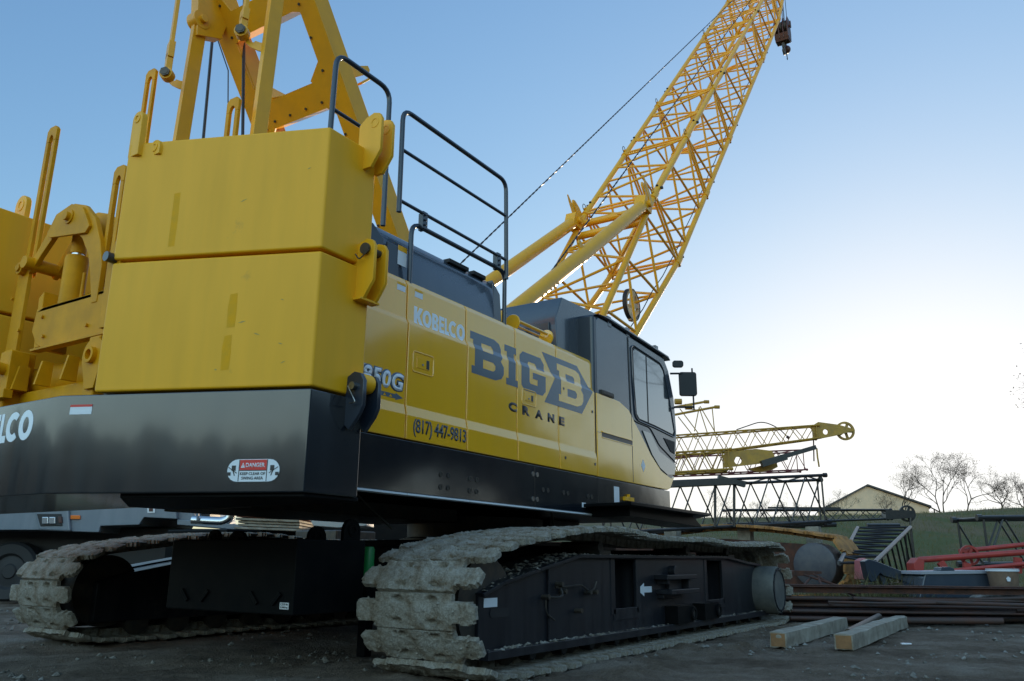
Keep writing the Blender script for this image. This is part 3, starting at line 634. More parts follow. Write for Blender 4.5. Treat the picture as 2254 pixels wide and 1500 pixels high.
def side_decal(name, me, box, m, parent, fit=True, t=0.0015, lift=0.0):
    return decal(name, me, box, (0, 0, 0), XV, ZV, (0, -1, 0), m, parent, cuts=[2.365, 2.325, 1.725, 1.66], yfun=lambda z: prof_off(z)+lift, fit=fit, t=t)
MAK = [('K', 0, .165), ('O', .158, .325), ('B', .338, .462), ('E', .475, .575), ('L', .588, .672), ('C', .668, .815), ('O', .828, 1.0)]
for ch, f0, f1 in MAK:
    side_decal('maker_letter', glyph(ch), (-2.885+.63*f0, 2.350, -2.885+.63*f1, 2.482), M['silver_letter'], panels[1])
side_decal('phone_lettering', text_mesh('(817) 447-9813', .012, 0, .92), (-2.885, 1.515, -2.255, 1.645), M['phone_letter'], panels[1], t=.004)
side_decal('model_lettering_outline', text_mesh('CK850G', .085, .12, 1.0), (-3.665, 1.805, -2.985, 1.945), M['blue_letter'], panels[0])
side_decal('model_lettering', text_mesh('CK850G', .030, .12, 1.12), (-3.655, 1.812, -2.993, 1.937), M['silver_letter'], panels[0], lift=.0015)
tri = [[(-3.60, 1.755), (-3.07, 1.755), (-3.07, 1.745), (-2.99, 1.77), (-3.07, 1.795), (-3.07, 1.785), (-3.60, 1.785)]]
for k in range(8):
    x = -3.58+k*.062; tri.append([(x+.008, 1.760), (x+.045, 1.760), (x+.026, 1.781)])
side_decal('boom_symbol', curve_mesh([[(a, 1.745+(b-1.745)*1.0) for a, b in s_] for s_ in tri]), None, M['blue_letter'], panels[0], fit=False)
def fitpoly(polys, x0, z0, x1, z1): return [[(x0+a*(x1-x0), z0+b*(z1-z0)) for a, b in p] for p in polys]
Bp = [[(0, 1), (0, .82), (.09, .82), (.09, .18), (0, .18), (0, 0), (.74, 0), (.93, .08), (1, .2), (1, .38), (.90, .50), (.96, .60), (.96, .82), (.90, .94), (.74, 1)],
      [(.34, .80), (.64, .80), (.70, .75), (.70, .66), (.64, .60), (.34, .60)], [(.34, .40), (.66, .40), (.73, .34), (.73, .25), (.66, .19), (.34, .19)]]
Ip = [[(0, 1), (0, .84), (.2, .84), (.2, .16), (0, .16), (0, 0), (1, 0), (1, .16), (.8, .16), (.8, .84), (1, .84), (1, 1)]]
Gp = [[(.12, 1), (0, .88), (0, .12), (.12, 0), (.86, 0), (1, .13), (1, .52), (.46, .52), (.46, .36), (.66, .36), (.66, .21), (.36, .21), (.32, .26), (.32, .74), (.36, .79), (.62, .79), (.67, .74), (.67, .66), (1, .66), (1, .86), (.86, 1)]]
polys = fitpoly(Bp, -2.18, 2.115, -1.72, 2.465)+fitpoly(Ip, -1.68, 2.115, -1.50, 2.465)+fitpoly(Gp, -1.44, 2.115, -1.03, 2.465)
side_decal('company_lettering', curve_mesh(polys), None, M['blue_letter'], panels[2], fit=False)
arr = [[(-1.06, 2.535), (-.39, 2.535), (-.105, 2.32), (-.34, 2.065), (-1.05, 2.065), (-.86, 2.32)]]
side_decal('company_arrow', curve_mesh(arr), None, M['blue_letter'], panels[4], fit=False)
side_decal('company_arrow_letter', curve_mesh(fitpoly(Bp, -.79, 2.12, -.31, 2.48)), None, M['yellow_gloss'], panels[4], fit=False, lift=.0015)
xx = -1.64
for ch, w_ in (('C', .13), ('R', .125), ('A', .135), ('N', .12), ('E', .105)):
    side_decal('crane_letter', text_mesh(ch, .06), (xx, 1.895, xx+w_, 1.975), M['ink'], panels[2] if xx < -1.5 else panels[3]); xx += w_+.085
for x in (-3.08, -2.88):
    side_decal('small_label', curve_mesh([rect(x, 2.555, x+.09, 2.61)]), None, M['white'], panels[0 if x < -3 else 1], fit=False)
    side_decal('small_label_header', curve_mesh([rect(x, 2.598, x+.09, 2.615)]), None, M['yellow'], panels[0 if x < -3 else 1], fit=False, lift=.0012)

# ---- cab
CO = [(-.05, 1.485), (-.05, 3.10), (.03, 3.165), (.25, 3.165), (1.78, 3.085), (1.92, 2.95), (2.06, 2.62), (2.10, 2.22), (2.06, 1.98), (1.98, 1.72), (1.80, 1.52), (1.70, 1.485)]
q = MB(); q.prism(CO, (0, 0, 0), XV, ZV, YV, -1.495, -0.58); cab = q.build('cab', M['grey'], crane, 0.035)
YP = [(-.048, 1.487), (-.048, 2.325), (.25, 2.33), (.49, 2.32), (.71, 2.265), (.83, 2.17), (1.02, 2.03), (1.27, 1.84), (1.54, 1.69), (1.82, 1.63), (1.93, 1.66), (1.79, 1.512), (1.70, 1.487)]
q = MB(); q.prism(YP, (0, 0, 0), XV, ZV, YV, -1.503, -1.47); cp = q.build('cab_lower_panel', M['yellow_gloss'], cab, 0.006)
def line(name, pts, y, r, parent, m='ink', rad=0.0):
    q = MB(); P = [(x, y, z) for x, z in pts]; q.tube(rounded(P, rad) if rad else P, r, 6); return q.build(name, M[m], parent)
line('door_seam', [(.765, 1.50), (.77, 2.23), (.755, 2.62), (.745, 3.09)], -1.500, .006, cab)
q = MB(); q.box((-.085, -1.492, 1.49), (.02, -1.15, 3.155)); q.build('cab_rear_pillar', M['rail'], cab, .035)
line('door_seam', [(.83, 2.175), (.92, 2.16), (1.27, 2.15), (1.52, 1.98), (1.76, 1.905), (2.03, 1.82)], -1.499, .006, cab, rad=.06)
line('panel_seam', [(-.047, 1.93), (.765, 1.93)], -1.503, .002, cp)
q = MB(); q.box((.05, -1.512, 1.935), (.765, -1.49, 1.952)); q.box((.05, -1.508, 1.88), (.765, -1.49, 1.892)); q.build('panel_slot_edge', M['yellow_gloss'], cp, .003)
decal('panel_slot', curve_mesh([rect(.05, 1.892, .765, 1.935)]), None, (0, -1.503, 0), XV, ZV, (0, -1, 0), M['ink'], cp, fit=False)
WP = [(.85, 2.965), (.90, 3.0), (1.60, 2.955), (1.70, 2.90), (1.82, 2.63), (1.965, 2.19), (1.93, 2.155), (1.40, 2.19), (.97, 2.205), (.90, 2.25), (.86, 2.6)]
def inset(P, k):
    cx = sum(p[0] for p in P)/len(P); cz = sum(p[1] for p in P)/len(P); return [(cx+(a-cx)*(1-k), cz+(b-cz)*(1-k)) for a, b in P]
q = MB(); q.prism(inset(WP, -.035), (0, 0, 0), XV, ZV, YV, -1.502, -1.48); wf = q.build('window_frame', M['rubber'], cab, .01)
q = MB(); q.prism(inset(WP, .02), (0, 0, 0), XV, ZV, YV, -1.5045, -1.49); q.build('window_pane', M['glass'], wf)
q = MB(); q.box((1.20, -1.508, 2.19), (1.225, -1.49, 2.975)); q.build('sliding_window_bar', M['rubber'], wf, .003)
q = MB(); q.tube(rounded([(x, -1.502, z) for x, z in inset(WP, -.06)]+[(inset(WP, -.06)[0][0], -1.502, inset(WP, -.06)[0][1])], .05), .008, 6); q.build('window_trim', M['grey'], wf)
LW = [(1.05, 2.09), (1.27, 2.09), (1.50, 1.91), (1.74, 1.86), (1.98, 1.80), (1.93, 1.68), (1.72, 1.66), (1.50, 1.72), (1.29, 1.85)]
q = MB(); q.prism(LW, (0, 0, 0), XV, ZV, YV, -1.5055, -1.49); q.build('lower_window', M['lowglass'], cab, .002)
q = MB(); q.prism([(1.65, 2.085), (1.99, 2.08), (1.96, 1.93), (1.85, 1.945)], (0, 0, 0), XV, ZV, YV, -1.503, -1.49); q.build('corner_vent', M['rubber'], cab, .004)
q = MB(); q.prism([(2.015, 1.9), (2.085, 2.2), (2.055, 2.62), (1.92, 2.95), (1.80, 3.05), (1.83, 3.06), (1.94, 2.97), (2.075, 2.64), (2.115, 2.22), (2.04, 1.9)], (0, 0, 0), XV, ZV, YV, -1.44, -.65); q.build('windscreen', M['glass'], cab)
q = MB(); q.prism([(-.02, 3.16), (.25, 3.185), (1.84, 3.105), (1.90, 3.06), (1.80, 3.085), (.25, 3.16)], (0, 0, 0), XV, ZV, YV, -1.53, -.56)
for x in (.26, .72, 1.52): q.box((x, -1.50, 3.10+.0), (x+.08, -1.38, 3.225-.03*x))
q.build('roof_gutter', M['grey'], cab, .006)
q = MB(); q.box((.05, -1.515, 2.325), (.33, -1.49, 2.375)); q.box((.07, -1.52, 2.335), (.31, -1.5, 2.362)); q.build('rear_cover_latch', M['darksteel'], cab, .003)
decal('maker_badge', curve_mesh([[(.98, 1.70), (1.035, 1.77), (1.09, 1.70), (1.035, 1.63)]]), None, (0, -1.5035, 0), XV, ZV, (0, -1, 0), M['white'], cp, fit=False)
# mirrors held on an arm at the front corner
MX, MY = 2.22, -1.665
q = MB(); q.tube(rounded([(2.02, -1.47, 2.93), (2.12, -1.56, 2.94), (MX+.03, MY+.02, 2.95), (MX+.03, MY, 2.8)], .05), .013, 8); q.tube([(2.09, -1.47, 2.52), (MX+.03, MY, 2.53)], .013, 8); q.tube([(MX+.03, MY, 2.5), (MX+.03, MY, 3.02)], .011, 8)
q.build('mirror_arm', M['rubber'], cab)
def facing(name, c, w_, h_, d_, m, parent, az=R(33), rnd=.03):
    """rounded slab whose broad side faces back towards the driver's side"""
    c = Vector(c); u = Vector((math.sin(az), -math.cos(az), 0)); n = Vector((-math.cos(az), -math.sin(az), 0)); 
    k = 5; P = []
    for cx_, cz_, a0 in ((w_/2-rnd, h_/2-rnd, 0), (-w_/2+rnd, h_/2-rnd, 90), (-w_/2+rnd, -h_/2+rnd, 180), (w_/2-rnd, -h_/2+rnd, 270)):
        for i in range(k+1): a = R(a0+90*i/k); P.append((cx_+rnd*math.cos(a), cz_+rnd*math.sin(a)))
    q = MB(); q.prism(P, c, u, ZV, n, -d_/2, d_/2); return q.build(name, m, parent, .008)
c1 = at(1514, 846, (Vector((MX, MY, 0))-Vector(CAM)).dot(VF)); c2 = at(1492, 802, (Vector((MX, MY, 0))-Vector(CAM)).dot(VF))
facing('wing_mirror', c1, .215, .30, .05, M['rubber'], cab); facing('spot_mirror', c2, .135, .088, .04, M['rubber'], cab)
# foot step and small things at cab bottom
q = MB(); q.prism([(-.42, -2.02), (-.15, -2.03), (1.6, -2.03), (2.35, -1.50), (-.35, -1.45)], (0, 0, 1.175), XV, YV, ZV, 0, .03); st = q.build('side_step', M['black'], crane, .004)
q = MB(); q.prism([(-.2, 1.175), (1.4, 1.175), (1.7, 1.06), (-.2, 1.09)], (0, 0, 0), XV, ZV, YV, -1.9, -1.5); q.build('step_bracket', M['black'], st, .004)
q = MB(); q.box((.5, -1.53, 1.29), (.72, -1.5, 1.33)); q.box((.6, -1.53, 1.3), (.62, -1.5, 1.36)); q.build('step_hinge', M['yellow'], st, .003)
decal('skirt_notice', curve_mesh([rect(.30, 1.25, .42, 1.42)]), None, (0, -1.5, 0), XV, ZV, (0, -1, 0), M['white'], sk[2], fit=False)

# ---- counterweights
TAILP = [(-3.93, -2.0), (-4.326, -2.0), (-4.905, -0.635), (-4.905, 0.635), (-4.326, 2.0), (-3.93, 2.0)]
q = MB(); q.prism([(x, y) for x, y in TAILP], (0, 0, 0), XV, YV, ZV, 1.005, 1.548); tail = q.build('counterweight_base', M['dark_base'], crane, 0.008)
q = MB(); q.box((-4.0, -1.4, 1.05), (-3.5, 1.4, 1.5)); q.prism([(-3.9, -1.98), (-4.3, -1.98), (-4.7, -1.0), (-4.2, -.3), (-3.9, -.3)], (0, 0, 0), XV, YV, ZV, .985, 1.006); q.build('base_underside_plate', M['black'], tail, .004)
CH_U = Vector((0.39, -0.92, 0)).normalized(); CH_N = Vector((-0.92, -0.39, 0)).normalized()
for s_ in (-1, 1):
    for (z0, z1) in ((1.56, 2.325), (2.342, 3.09)):
        q = MB(); P = [(-3.93, -2.0), (-4.326, -2.0), (-4.828, -0.82), (-3.93, -0.82)]; q.prism([(x, -y*s_) for x, y in P], (0, 0, 0), XV, YV, ZV, z0, z1)
        b = q.build('counterweight_block', M['yellow'], crane, 0.014)
        if s_ < 0: pass
        # twin plate lug with pin on the outer side
        yy = -s_ if False else (2.0*s_)
        zl = z0+0.58 if z0 < 2 else z0+.62
        for xx_ in (-4.03, -3.93):
            q = MB(); q.prism([(0, 0), (.06, 0), (.13, .10), (.13, .31), (.11, .345), (.065, .36), (.0, .34), (-.05, .3), (-.05, .05)], (xx_, yy, zl-.02), (0, s_, 0), ZV, XV, -.012, .012); q.ring((xx_, yy+.075*s_, zl+.27), XV, .035, .022, .03, 16); q.build('pin_lug', M['yellow'], b, .003)
        if z0 < 2:
            q = MB(); q.tube([(-4.06, yy+.075*s_, zl+.27), (-3.90, yy+.075*s_, zl+.27)], .024, 14); q.tube([(-4.07, yy+.075*s_, zl+.27), (-4.055, yy+.075*s_, zl+.27)], .034, 14); q.tube(rounded([(-4.075, yy+.12*s_, zl+.25), (-4.08, yy+.05*s_, zl+.20), (-4.08, yy+.02*s_, zl+.24)], .02), .004, 6); q.build('lock_pin', M['darksteel'], b)
            q = MB(); q.box((-4.06, yy, zl-.03), (-3.90, yy+.06*s_, zl-.015)); q.build('lug_foot', M['yellow'], b, .003)
    # black lugs of the base with pin
    for xx_ in (-4.05, -3.93):
        q = MB(); q.prism([(-.02, .04), (.03, .0), (.10, .08), (.125, .13), (.125, .27), (.10, .31), (.05, .325), (0, .30)], (xx_, 2.0*s_, 1.36), (0, s_, 0), ZV, XV, -.014, .014); q.build('base_pin_lug', M['rail'], tail, .004)
    q = MB(); q.tube([(-4.03, 2.06*s_, 1.625), (-3.95, 2.06*s_, 1.625)], .055, 18); q.box((-4.03, 1.99*s_, 1.58), (-3.95, 2.07*s_, 1.68)); q.build('block_hanger_lug', M['yellow'], tail, .004)
    q = MB(); q.tube([(-4.09, 2.06*s_, 1.60), (-3.90, 2.06*s_, 1.60)], .022, 12); q.tube(rounded([(-4.085, 2.03*s_, 1.60), (-4.09, 2.08*s_, 1.53), (-4.09, 2.10*s_, 1.50), (-4.09, 2.05*s_, 1.50)], .02), .004, 6); q.build('lock_pin', M['steel'], tail)
# dull rub marks and scratches on the near blocks
def cham(name, me, box, m, parent, fit=True, t=.0015, base=Vector((-4.326, -2.0, 0)), u=CH_U, n=CH_N): return decal(name, me, box, base, u, ZV, n, m, parent, fit=fit, t=t)
M['rub'] = mat('worn_paint_patch', (0.76, 0.35, 0.008), 0.5, col2=(0.66, 0.33, 0.02), nscale=15, spec=0.1)
M['scuff'] = mat('scuff_mark', (0.34, 0.24, 0.08), 0.7, col2=(0.52, 0.34, 0.06), nscale=40)
for (a, z, w_, h_) in ((-.95, 2.40, .055, .34), (-.52, 1.90, .05, .20), (-.53, 1.66, .05, .2), (-1.02, 1.85, .045, .22), (-1.05, 1.62, .045, .2)):
    cham('worn_patch', curve_mesh([[(a+(w_*(i % 2))*1.0*(1 if i < 2 else 1), 0) for i in range(0)] or [(a, z), (a+w_*.95, z+.004), (a+w_, z+h_*.5), (a+w_*.92, z+h_), (a+.004, z+h_-.006), (a-.004, z+h_*.6)]]), None, M['rub'], tail, fit=False, t=.0012)
rr = random.Random(5)
for i in range(9):
    a, z = rr.uniform(-1.2, -.1), rr.uniform(1.65, 3.0); l_ = rr.uniform(.01, .05); an = rr.uniform(-.5, .5); w_ = rr.uniform(.002, .005)
    cham('scuff_mark', curve_mesh([[(a, z), (a+l_*.4, z+l_*an*.4-w_), (a+l_, z+l_*an), (a+l_*.5, z+l_*an*.5+w_)]]), None, M['scuff'], tail, fit=False, t=.0012)
# signs on the base
wb = cham('danger_sign', curve_mesh([stadium(-.436, 1.056, -.134, 1.182)]), None, M['ink'], tail, fit=False)
cham('danger_sign_face', curve_mesh([stadium(-.431, 1.061, -.139, 1.177)]), None, M['white'], tail, fit=False, t=.0025)
cham('danger_sign_header', curve_mesh([rect(-.362, 1.121, -.212, 1.174)]), None, M['red'], tail, fit=False, t=.0035)
cham('danger_sign_line', curve_mesh([rect(-.367, 1.063, -.363, 1.175), rect(-.211, 1.063, -.207, 1.175), rect(-.362, 1.117, -.212, 1.121)]), None, M['ink'], tail, fit=False, t=.0035)
cham('danger_text', text_mesh('DANGER', .02), (-.328, 1.135, -.222, 1.158), M['white'], tail, t=.0045)
cham('danger_triangle', curve_mesh([[(-.355, 1.133), (-.332, 1.133), (-.3435, 1.160)]]), None, M['white'], tail, fit=False, t=.0045)
cham('danger_text', text_mesh('!', .03), (-.345, 1.137, -.342, 1.152), M['red'], tail, t=.0055)
cham('danger_text', text_mesh('KEEP CLEAR OF', .005), (-.357, 1.095, -.217, 1.110), M['ink'], tail, t=.0045)
cham('danger_text', text_mesh('SWING AREA', .005), (-.347, 1.072, -.227, 1.087), M['ink'], tail, t=.0045)
for c_, s_ in ((-.398, 1), (-.175, -1)):
    P = [rect(c_+s_*.004-.012, 1.118, c_+s_*.004+.010, 1.145), rect(c_-s_*.022-.008, 1.093, c_-s_*.022+.010, 1.110)]
    P += [[(c_-s_*.028, 1.135), (c_-s_*.026, 1.138), (c_+s_*.022, 1.107), (c_+s_*.020, 1.104)], [(c_-s_*.002, 1.118), (c_+s_*.003, 1.118), (c_+s_*.012, 1.092), (c_+s_*.008, 1.092)]]
    cham('danger_pictogram', curve_mesh(P), None, M['ink'], tail, fit=False, t=.0045)
cham('warning_sticker', curve_mesh([rect(-1.41, 1.438, -1.275, 1.492)]), None, M['white'], tail, fit=False)
cham('warning_sticker_header', curve_mesh([rect(-1.41, 1.480, -1.275, 1.492)]), None, M['red'], tail, fit=False, t=.0025)
for ch, f0, f1 in MAK: decal('maker_letter', glyph(ch), (-.50+.885*f0, 1.32, -.50+.885*f1, 1.495), (-4.905, 0, 0), (0, -1, 0), ZV, (-1, 0, 0), M['silver_letter'], tail)

# ---- weight self removal gear between the two stacks
gear = MB(); gear.box((-4.62, -.8, 1.56), (-4.30, .8, 1.72)); gear.tube([(-4.45, -.82, 1.80), (-4.45, .82, 1.80)], .13, 24); gear.box((-4.72, -.62, 1.55), (-4.55, -.5, 1.95)); gear.box((-4.72, .42, 1.55), (-4.55, .52, 2.0)); gear.box((-4.3, -.8, 1.5), (-3.95, .8, 1.75)); gear.box((-4.70, .60, 1.55), (-4.60, .72, 1.9))
gear = gear.build('lifting_cross_beam', M['yellow_gear'], crane, .012)
q = MB(); q.prism([(.30, 2.25), (.22, 2.27), (-.80, 2.27), (-.80, 1.98), (.15, 1.98), (.24, 2.02), (.32, 2.12)], (-4.66, 0, 0), (0, 1, 0), ZV, XV, 0, .05); q.prism([(.30, 2.27), (.30, 2.34), (.0, 2.36), (-.8, 2.36), (-.8, 2.27)], (-4.52, 0, 0), (0, 1, 0), ZV, XV, 0, .05); q.box((-4.66, -.8, 2.24), (-4.45, .30, 2.27)); q.prism([(.30, 2.0), (.34, 2.36), (.28, 2.40), (.26, 2.0)], (-4.64, 0, 0), YV, ZV, XV, 0, .2); q.build('cylinder_bracket', M['yellow_gear'], gear, .006)
q = MB(); q.tube([(-4.55, .10, 2.25), (-4.55, .10, 2.62)], .075, 24); q.tube([(-4.55, .10, 2.62), (-4.55, .10, 2.635)], .07, 24); q.tube([(-4.55, -.02, 2.3), (-4.55, -.02, 2.5)], .012, 8); cyl = q.build('lift_cylinder', M['yellow_gear'], gear, .003)
q = MB(); q.tube([(-4.55, .10, 2.63), (-4.55, .10, 2.70)], .042, 20); q.build('cylinder_rod', M['chrome'], cyl)
q = MB(); q.tube([(-4.55, .10, 2.655), (-4.55, .10, 2.85)], .05, 16); q.build('rod_sleeve', M['yellow_gear'], cyl, .003)
arc = [(.52, 2.60), (.46, 2.66), (.42, 2.70), (.28, 2.86), (.20, 2.935), (.10, 2.965), (.02, 2.965), (-.12, 2.92), (-.26, 2.80), (-.36, 2.62), (-.42, 2.45), (-.42, 2.20), (-.36, 2.20), (-.30, 2.40), (-.24, 2.55), (-.14, 2.68), (.0, 2.78), (.10, 2.80), (.22, 2.78), (.36, 2.66), (.44, 2.58), (.48, 2.56)]
for x in (-4.665, -4.50):
    q = MB(); q.prism(arc, (x, 0, 0), YV, ZV, XV, 0, .035); q.build('lifting_arch', M['yellow_gear'], gear, .005)
q = MB(); q.prism([(.28, 2.80), (.24, 2.76), (-.20, 2.70), (-.24, 2.74), (-.2, 2.80), (-.12, 2.90), (.02, 2.955), (.2, 2.92)], (-4.685, 0, 0), YV, ZV, XV, 0, .02)
q.tube([(-4.72, .02, 2.86), (-4.45, .02, 2.86)], .03, 16); q.tube([(-4.695, .02, 2.86), (-4.685, .02, 2.86)], .05, 16)
for y, z in ((.46, 2.62),): q.tube([(-4.72, y, z), (-4.45, y, z)], .045, 16)
q.build('arch_cheek', M['yellow_gear'], gear, .003)
def slot_link(x, y, z0, z1, w_=.13, top=True):
    """flat lifting link with a long slot"""
    q = MB(); r = .03
    for s_ in (-1, 1): q.box((x-.014, y+s_*w_/2, z0), (x+.014, y+s_*(w_/2-.038), z1-.12))
    q.prism([(-w_/2, -.12), (-w_/2+.038, -.12)]+[(-(w_/2-.038)*math.cos(a), -.12+.05*math.sin(a)) for a in [math.pi*k/8 for k in range(1, 8)]]+[(w_/2-.038, -.12), (w_/2, -.12), (w_/2, -.03), (w_/2-.03, 0), (-w_/2+.03, 0), (-w_/2, -.03)], (x, y, z1), YV, ZV, XV, -.014, .014)
    return q.build('slotted_lift_link', M['yellow_gear'], crane, .004)
slot_link(-4.62, .56, 2.55, 3.72); slot_link(-4.62, -.41, 2.0, 3.14); slot_link(-3.8, .80, 3.0, 4.74, .14); slot_link(-3.8, -.37, 3.0, 4.08, .14)
q = MB()
q.prism([(-.07, 0), (.07, 0), (.07, 1.0), (.05, 1.05), (-.05, 1.05), (-.07, 1.0)], (-4.66, .56, 1.62), YV, ZV, XV, 0, .03)
for z in (1.80, 2.60): q.tube([(-4.70, .56, z), (-4.62, .56, z)], .045, 16); q.tube([(-4.712, .56, z), (-4.70, .56, z)], .026, 16)
q.build('lower_link_plate', M['yellow_gear'], gear, .004)
for (y, z, r_) in ((.62, 1.78, .1), (-.60, 1.82, .11)):
    q = MB(); q.prism([(r_*math.cos(a), r_*math.sin(a)) for a in [math.pi*k/10-0.3 for k in range(14)]]+[(-.05, -.2), (.04, -.2)], (-4.74, y, z), YV, ZV, XV, 0, .03); q.ring((-4.75, y, z), XV, .05, .03, .04, 16); q.build('hook_plate', M['yellow_gear'], gear, .003)
q = MB(); q.prism(lugpoly(.11, .30), (-4.70, -.76, 1.52), YV, ZV, XV, 0, .04); q.tube([(-4.73, -.76, 1.72), (-4.69, -.76, 1.72)], .03, 16); q.build('base_ear', M['rail'], tail, .003)
q = MB(); q.prism([(-.06, -.35), (.06, -.35), (.07, .1), (.0, .2), (-.06, .1)], (-4.80, -.79, 2.30), YV, ZV, XV, 0, .04); q.build('stack_tie_plate', M['yellow_gear'], gear, .003)
q = MB(); q.tube([(-4.86, -.80, 2.36), (-4.80, -.80, 2.36)], .03, 16); q.build('tie_bolt', M['rail'], gear)
for y, z in ((-.35, 2.06), (.15, 2.06), (.2, 2.2), (.48, 1.7), (.64, 1.95), (.48, 2.15), (.64, 2.4)): q = MB(); q.tube([(-4.66, y, z), (-4.675, y, z)], .012, 6); q.build('gear_bolt', M['yellow_gear'], gear)
for y in (-.25, .05, .33):
    q = MB(); q.prism([(0, 0), (.10, 0), (.10, .16), (.03, .16)], (-4.72, y, 1.72), XV, ZV, YV, 0, .02); q.build('beam_gusset', M['yellow_gear'], gear, .003)
q = MB(); q.box((-4.74, .36, 1.72), (-4.62, .50, 1.98)); q.tube([(-4.80, .43, 1.86), (-4.72, .43, 1.86)], .04, 16); q.box((-4.76, .34, 1.66), (-4.70, .52, 1.72)); q.build('latch_housing', M['yellow_gear'], gear, .005)
q = MB(); q.box((-4.655, -.8, 2.0), (-4.64, .26, 2.02)); q.box((-4.70, -.8, 1.96), (-4.64, .22, 1.975)); q.build('bracket_flange', M['yellow_gear'], gear, .002)
# ears on top of the blocks
for (x, y, w_, h_) in ((-4.80, -.86, .10, .30), (-4.74, -.98, .10, .1), (-4.80, .95, .09, .26), (-4.78, 1.12, .09, .22), (-4.55, .98, .16, .30), (-4.55, -1.15, .24, .09)):
    q = MB(); q.prism(lugpoly(w_, h_), (x, y, 3.0), YV, ZV, XV, -.02, .02)
    q.ring((x, y, 3.0+h_-w_/2), XV, w_*.30, w_*.16, .05, 16); q.build('block_top_ear', M['yellow'], crane, .004)

# ---- gantry
L0 = Vector((-3.2, 0, 5.05)); LD = Vector((.568, 0, -.823)).normalized(); LN = Vector((-.823, 0, -.568)).normalized(); LY = Vector((0, 1, 0))
q = MB()
OUT = lambda s_: [(-2.2, .40*s_), (-2.2, .60*s_), (3.0, .60*s_), (3.0, .41*s_)]
pg = lambda P: q.prism([(a, b) for a, b in P], L0, LD, LY, LN, -.20, -.012)
pg([(-2.2, .40), (-2.2, .585), (3.0, .585), (3.0, .41)]); pg([(-2.2, -.40), (-2.2, -.585), (3.0, -.585), (3.0, -.41)])
gan = q.build('gantry_frame', M['yellow_boom'], crane, .008)
q = MB()
face = [[(-2.2, -.60), (-2.2, .60), (3.0, .60), (3.0, -.60)], [(-1.7, -.40), (-1.7, .40), (-.55, .40), (-.40, .33), (-.40, -.33), (-.55, -.40)][::1],
        [(-.14, -.41), (-.17, -.33), (-.17, .33), (-.14, .41), (.28, .41), (.42, .28), (.42, -.28), (.28, -.41)], [(.74, -.41), (.66, -.33), (.66, .33), (.74, .41), (2.2, .41), (2.2, -.41)]]
fm = curve_mesh(face); bm = bmesh.new(); bm.from_mesh(fm); bmesh.ops.remove_doubles(bm, verts=bm.verts, dist=1e-5)
r_ = bmesh.ops.extrude_face_region(bm, geom=bm.faces[:])
for g in r_['geom']:
    if isinstance(g, bmesh.types.BMVert): g.co.z = -.016
for g in bm.verts: g.co = L0+LD*g.co.x+LY*g.co.y+LN*(g.co.z+.004)
bmesh.ops.recalc_face_normals(bm, faces=bm.faces); bm.to_mesh(fm); bm.free(); fm.name = 'gantry_web'; link('gantry_web', fm, M['yellow_boom'], gan)
q = MB()
for a0, a1 in ((-.40, -.17), (.42, .66)):
    q.prism([(a0, -.40), (a0, .40), (a0+.012, .40), (a0+.012, -.40)], L0, LD, LY, LN, -.20, -.012); q.prism([(a1-.012, -.40), (a1-.012, .40), (a1, .40), (a1, -.40)], L0, LD, LY, LN, -.20, -.012)
q.prism([(.40, -.24), (.43, -.26), (.29, -.42), (.26, -.41)], L0, LD, LY, LN, -.20, -.012)
q.prism([(.40, .24), (.43, .26), (.29, .42), (.26, .41)], L0, LD, LY, LN, -.20, -.012)
q.build('gantry_cross_member', M['yellow_boom'], gan, .004)
q = MB()
for s_, y in [(s_, y) for s_ in np.arange(-1.6, 2.4, .28) for y in (-.43, .43)]: 
    c_ = L0+LD*s_+LY*y; q.tube([c_+LN*.0, c_+LN*.014], .012, 6)
for y in (-.3, -.1, .1, .3): c_ = L0+LD*.60+LY*y; q.tube([c_, c_+LN*.014], .012, 6)
q.build('gantry_bolts', M['darksteel'], gan)
q = MB(); q.prism([(-2.76, 4.90), (-2.55, 5.02), (-2.52, 4.99), (-2.53, 4.95), (-2.71, 4.81)], (0, 0, 0), XV, ZV, YV, -.52, -.48); q.bar((-2.50, -.50, 4.92), (-2.62, -.50, 4.80), .05, .02); q.build('gantry_tab', M['yellow_boom'], gan, .004)
# gantry foot
q = MB(); q.box((-1.75, -.62, 2.3), (-1.30, .62, 2.75)); q.build('gantry_foot', M['yellow_boom'], gan, .01)
# rear struts with rope keeper hooks
for y in (-.5, .5):
    q = MB(); q.bar((-3.70, y, 2.4), (-3.57, y, 6.3), .045, .125, (1, 0, 0)); st_ = q.build('gantry_rear_strut', M['yellow_boom'], crane, .004)
    z = 4.56; q = MB(); q.prism([(0, -.04), (0, .04), (-.05, .045), (-.09, .06), (-.10, .045), (-.13, .05), (-.15, .10), (-.17, .10), (-.165, .04), (-.12, .0), (-.06, -.03)], (-3.66, y, z), (.6, .0, 0) if False else (0, -1, 0) if False else Vector((.55, -.83, 0)).normalized(), ZV, Vector((.83, .55, 0)), -.006, .006); q.build('rope_keeper', M['yellow_boom'], st_, .002)
q = MB(); q.lathe((-3.62, .5, 5.22), YV, [(0, -.055), (.085, -.055), (.085, .055), (0, .055)], 24); q.lathe((-3.62, .5, 5.22), YV, [(0, -.09), (.035, -.09), (.035, .09), (0, .09)], 16); q.prism([(-.1, -.2), (.14, -.1), (.24, .3), (-.15, .35)], (-3.55, .5, 5.25), XV, ZV, YV, -.05, .05); q.build('strut_head_pin', M['yellow_boom'], gan, .004)
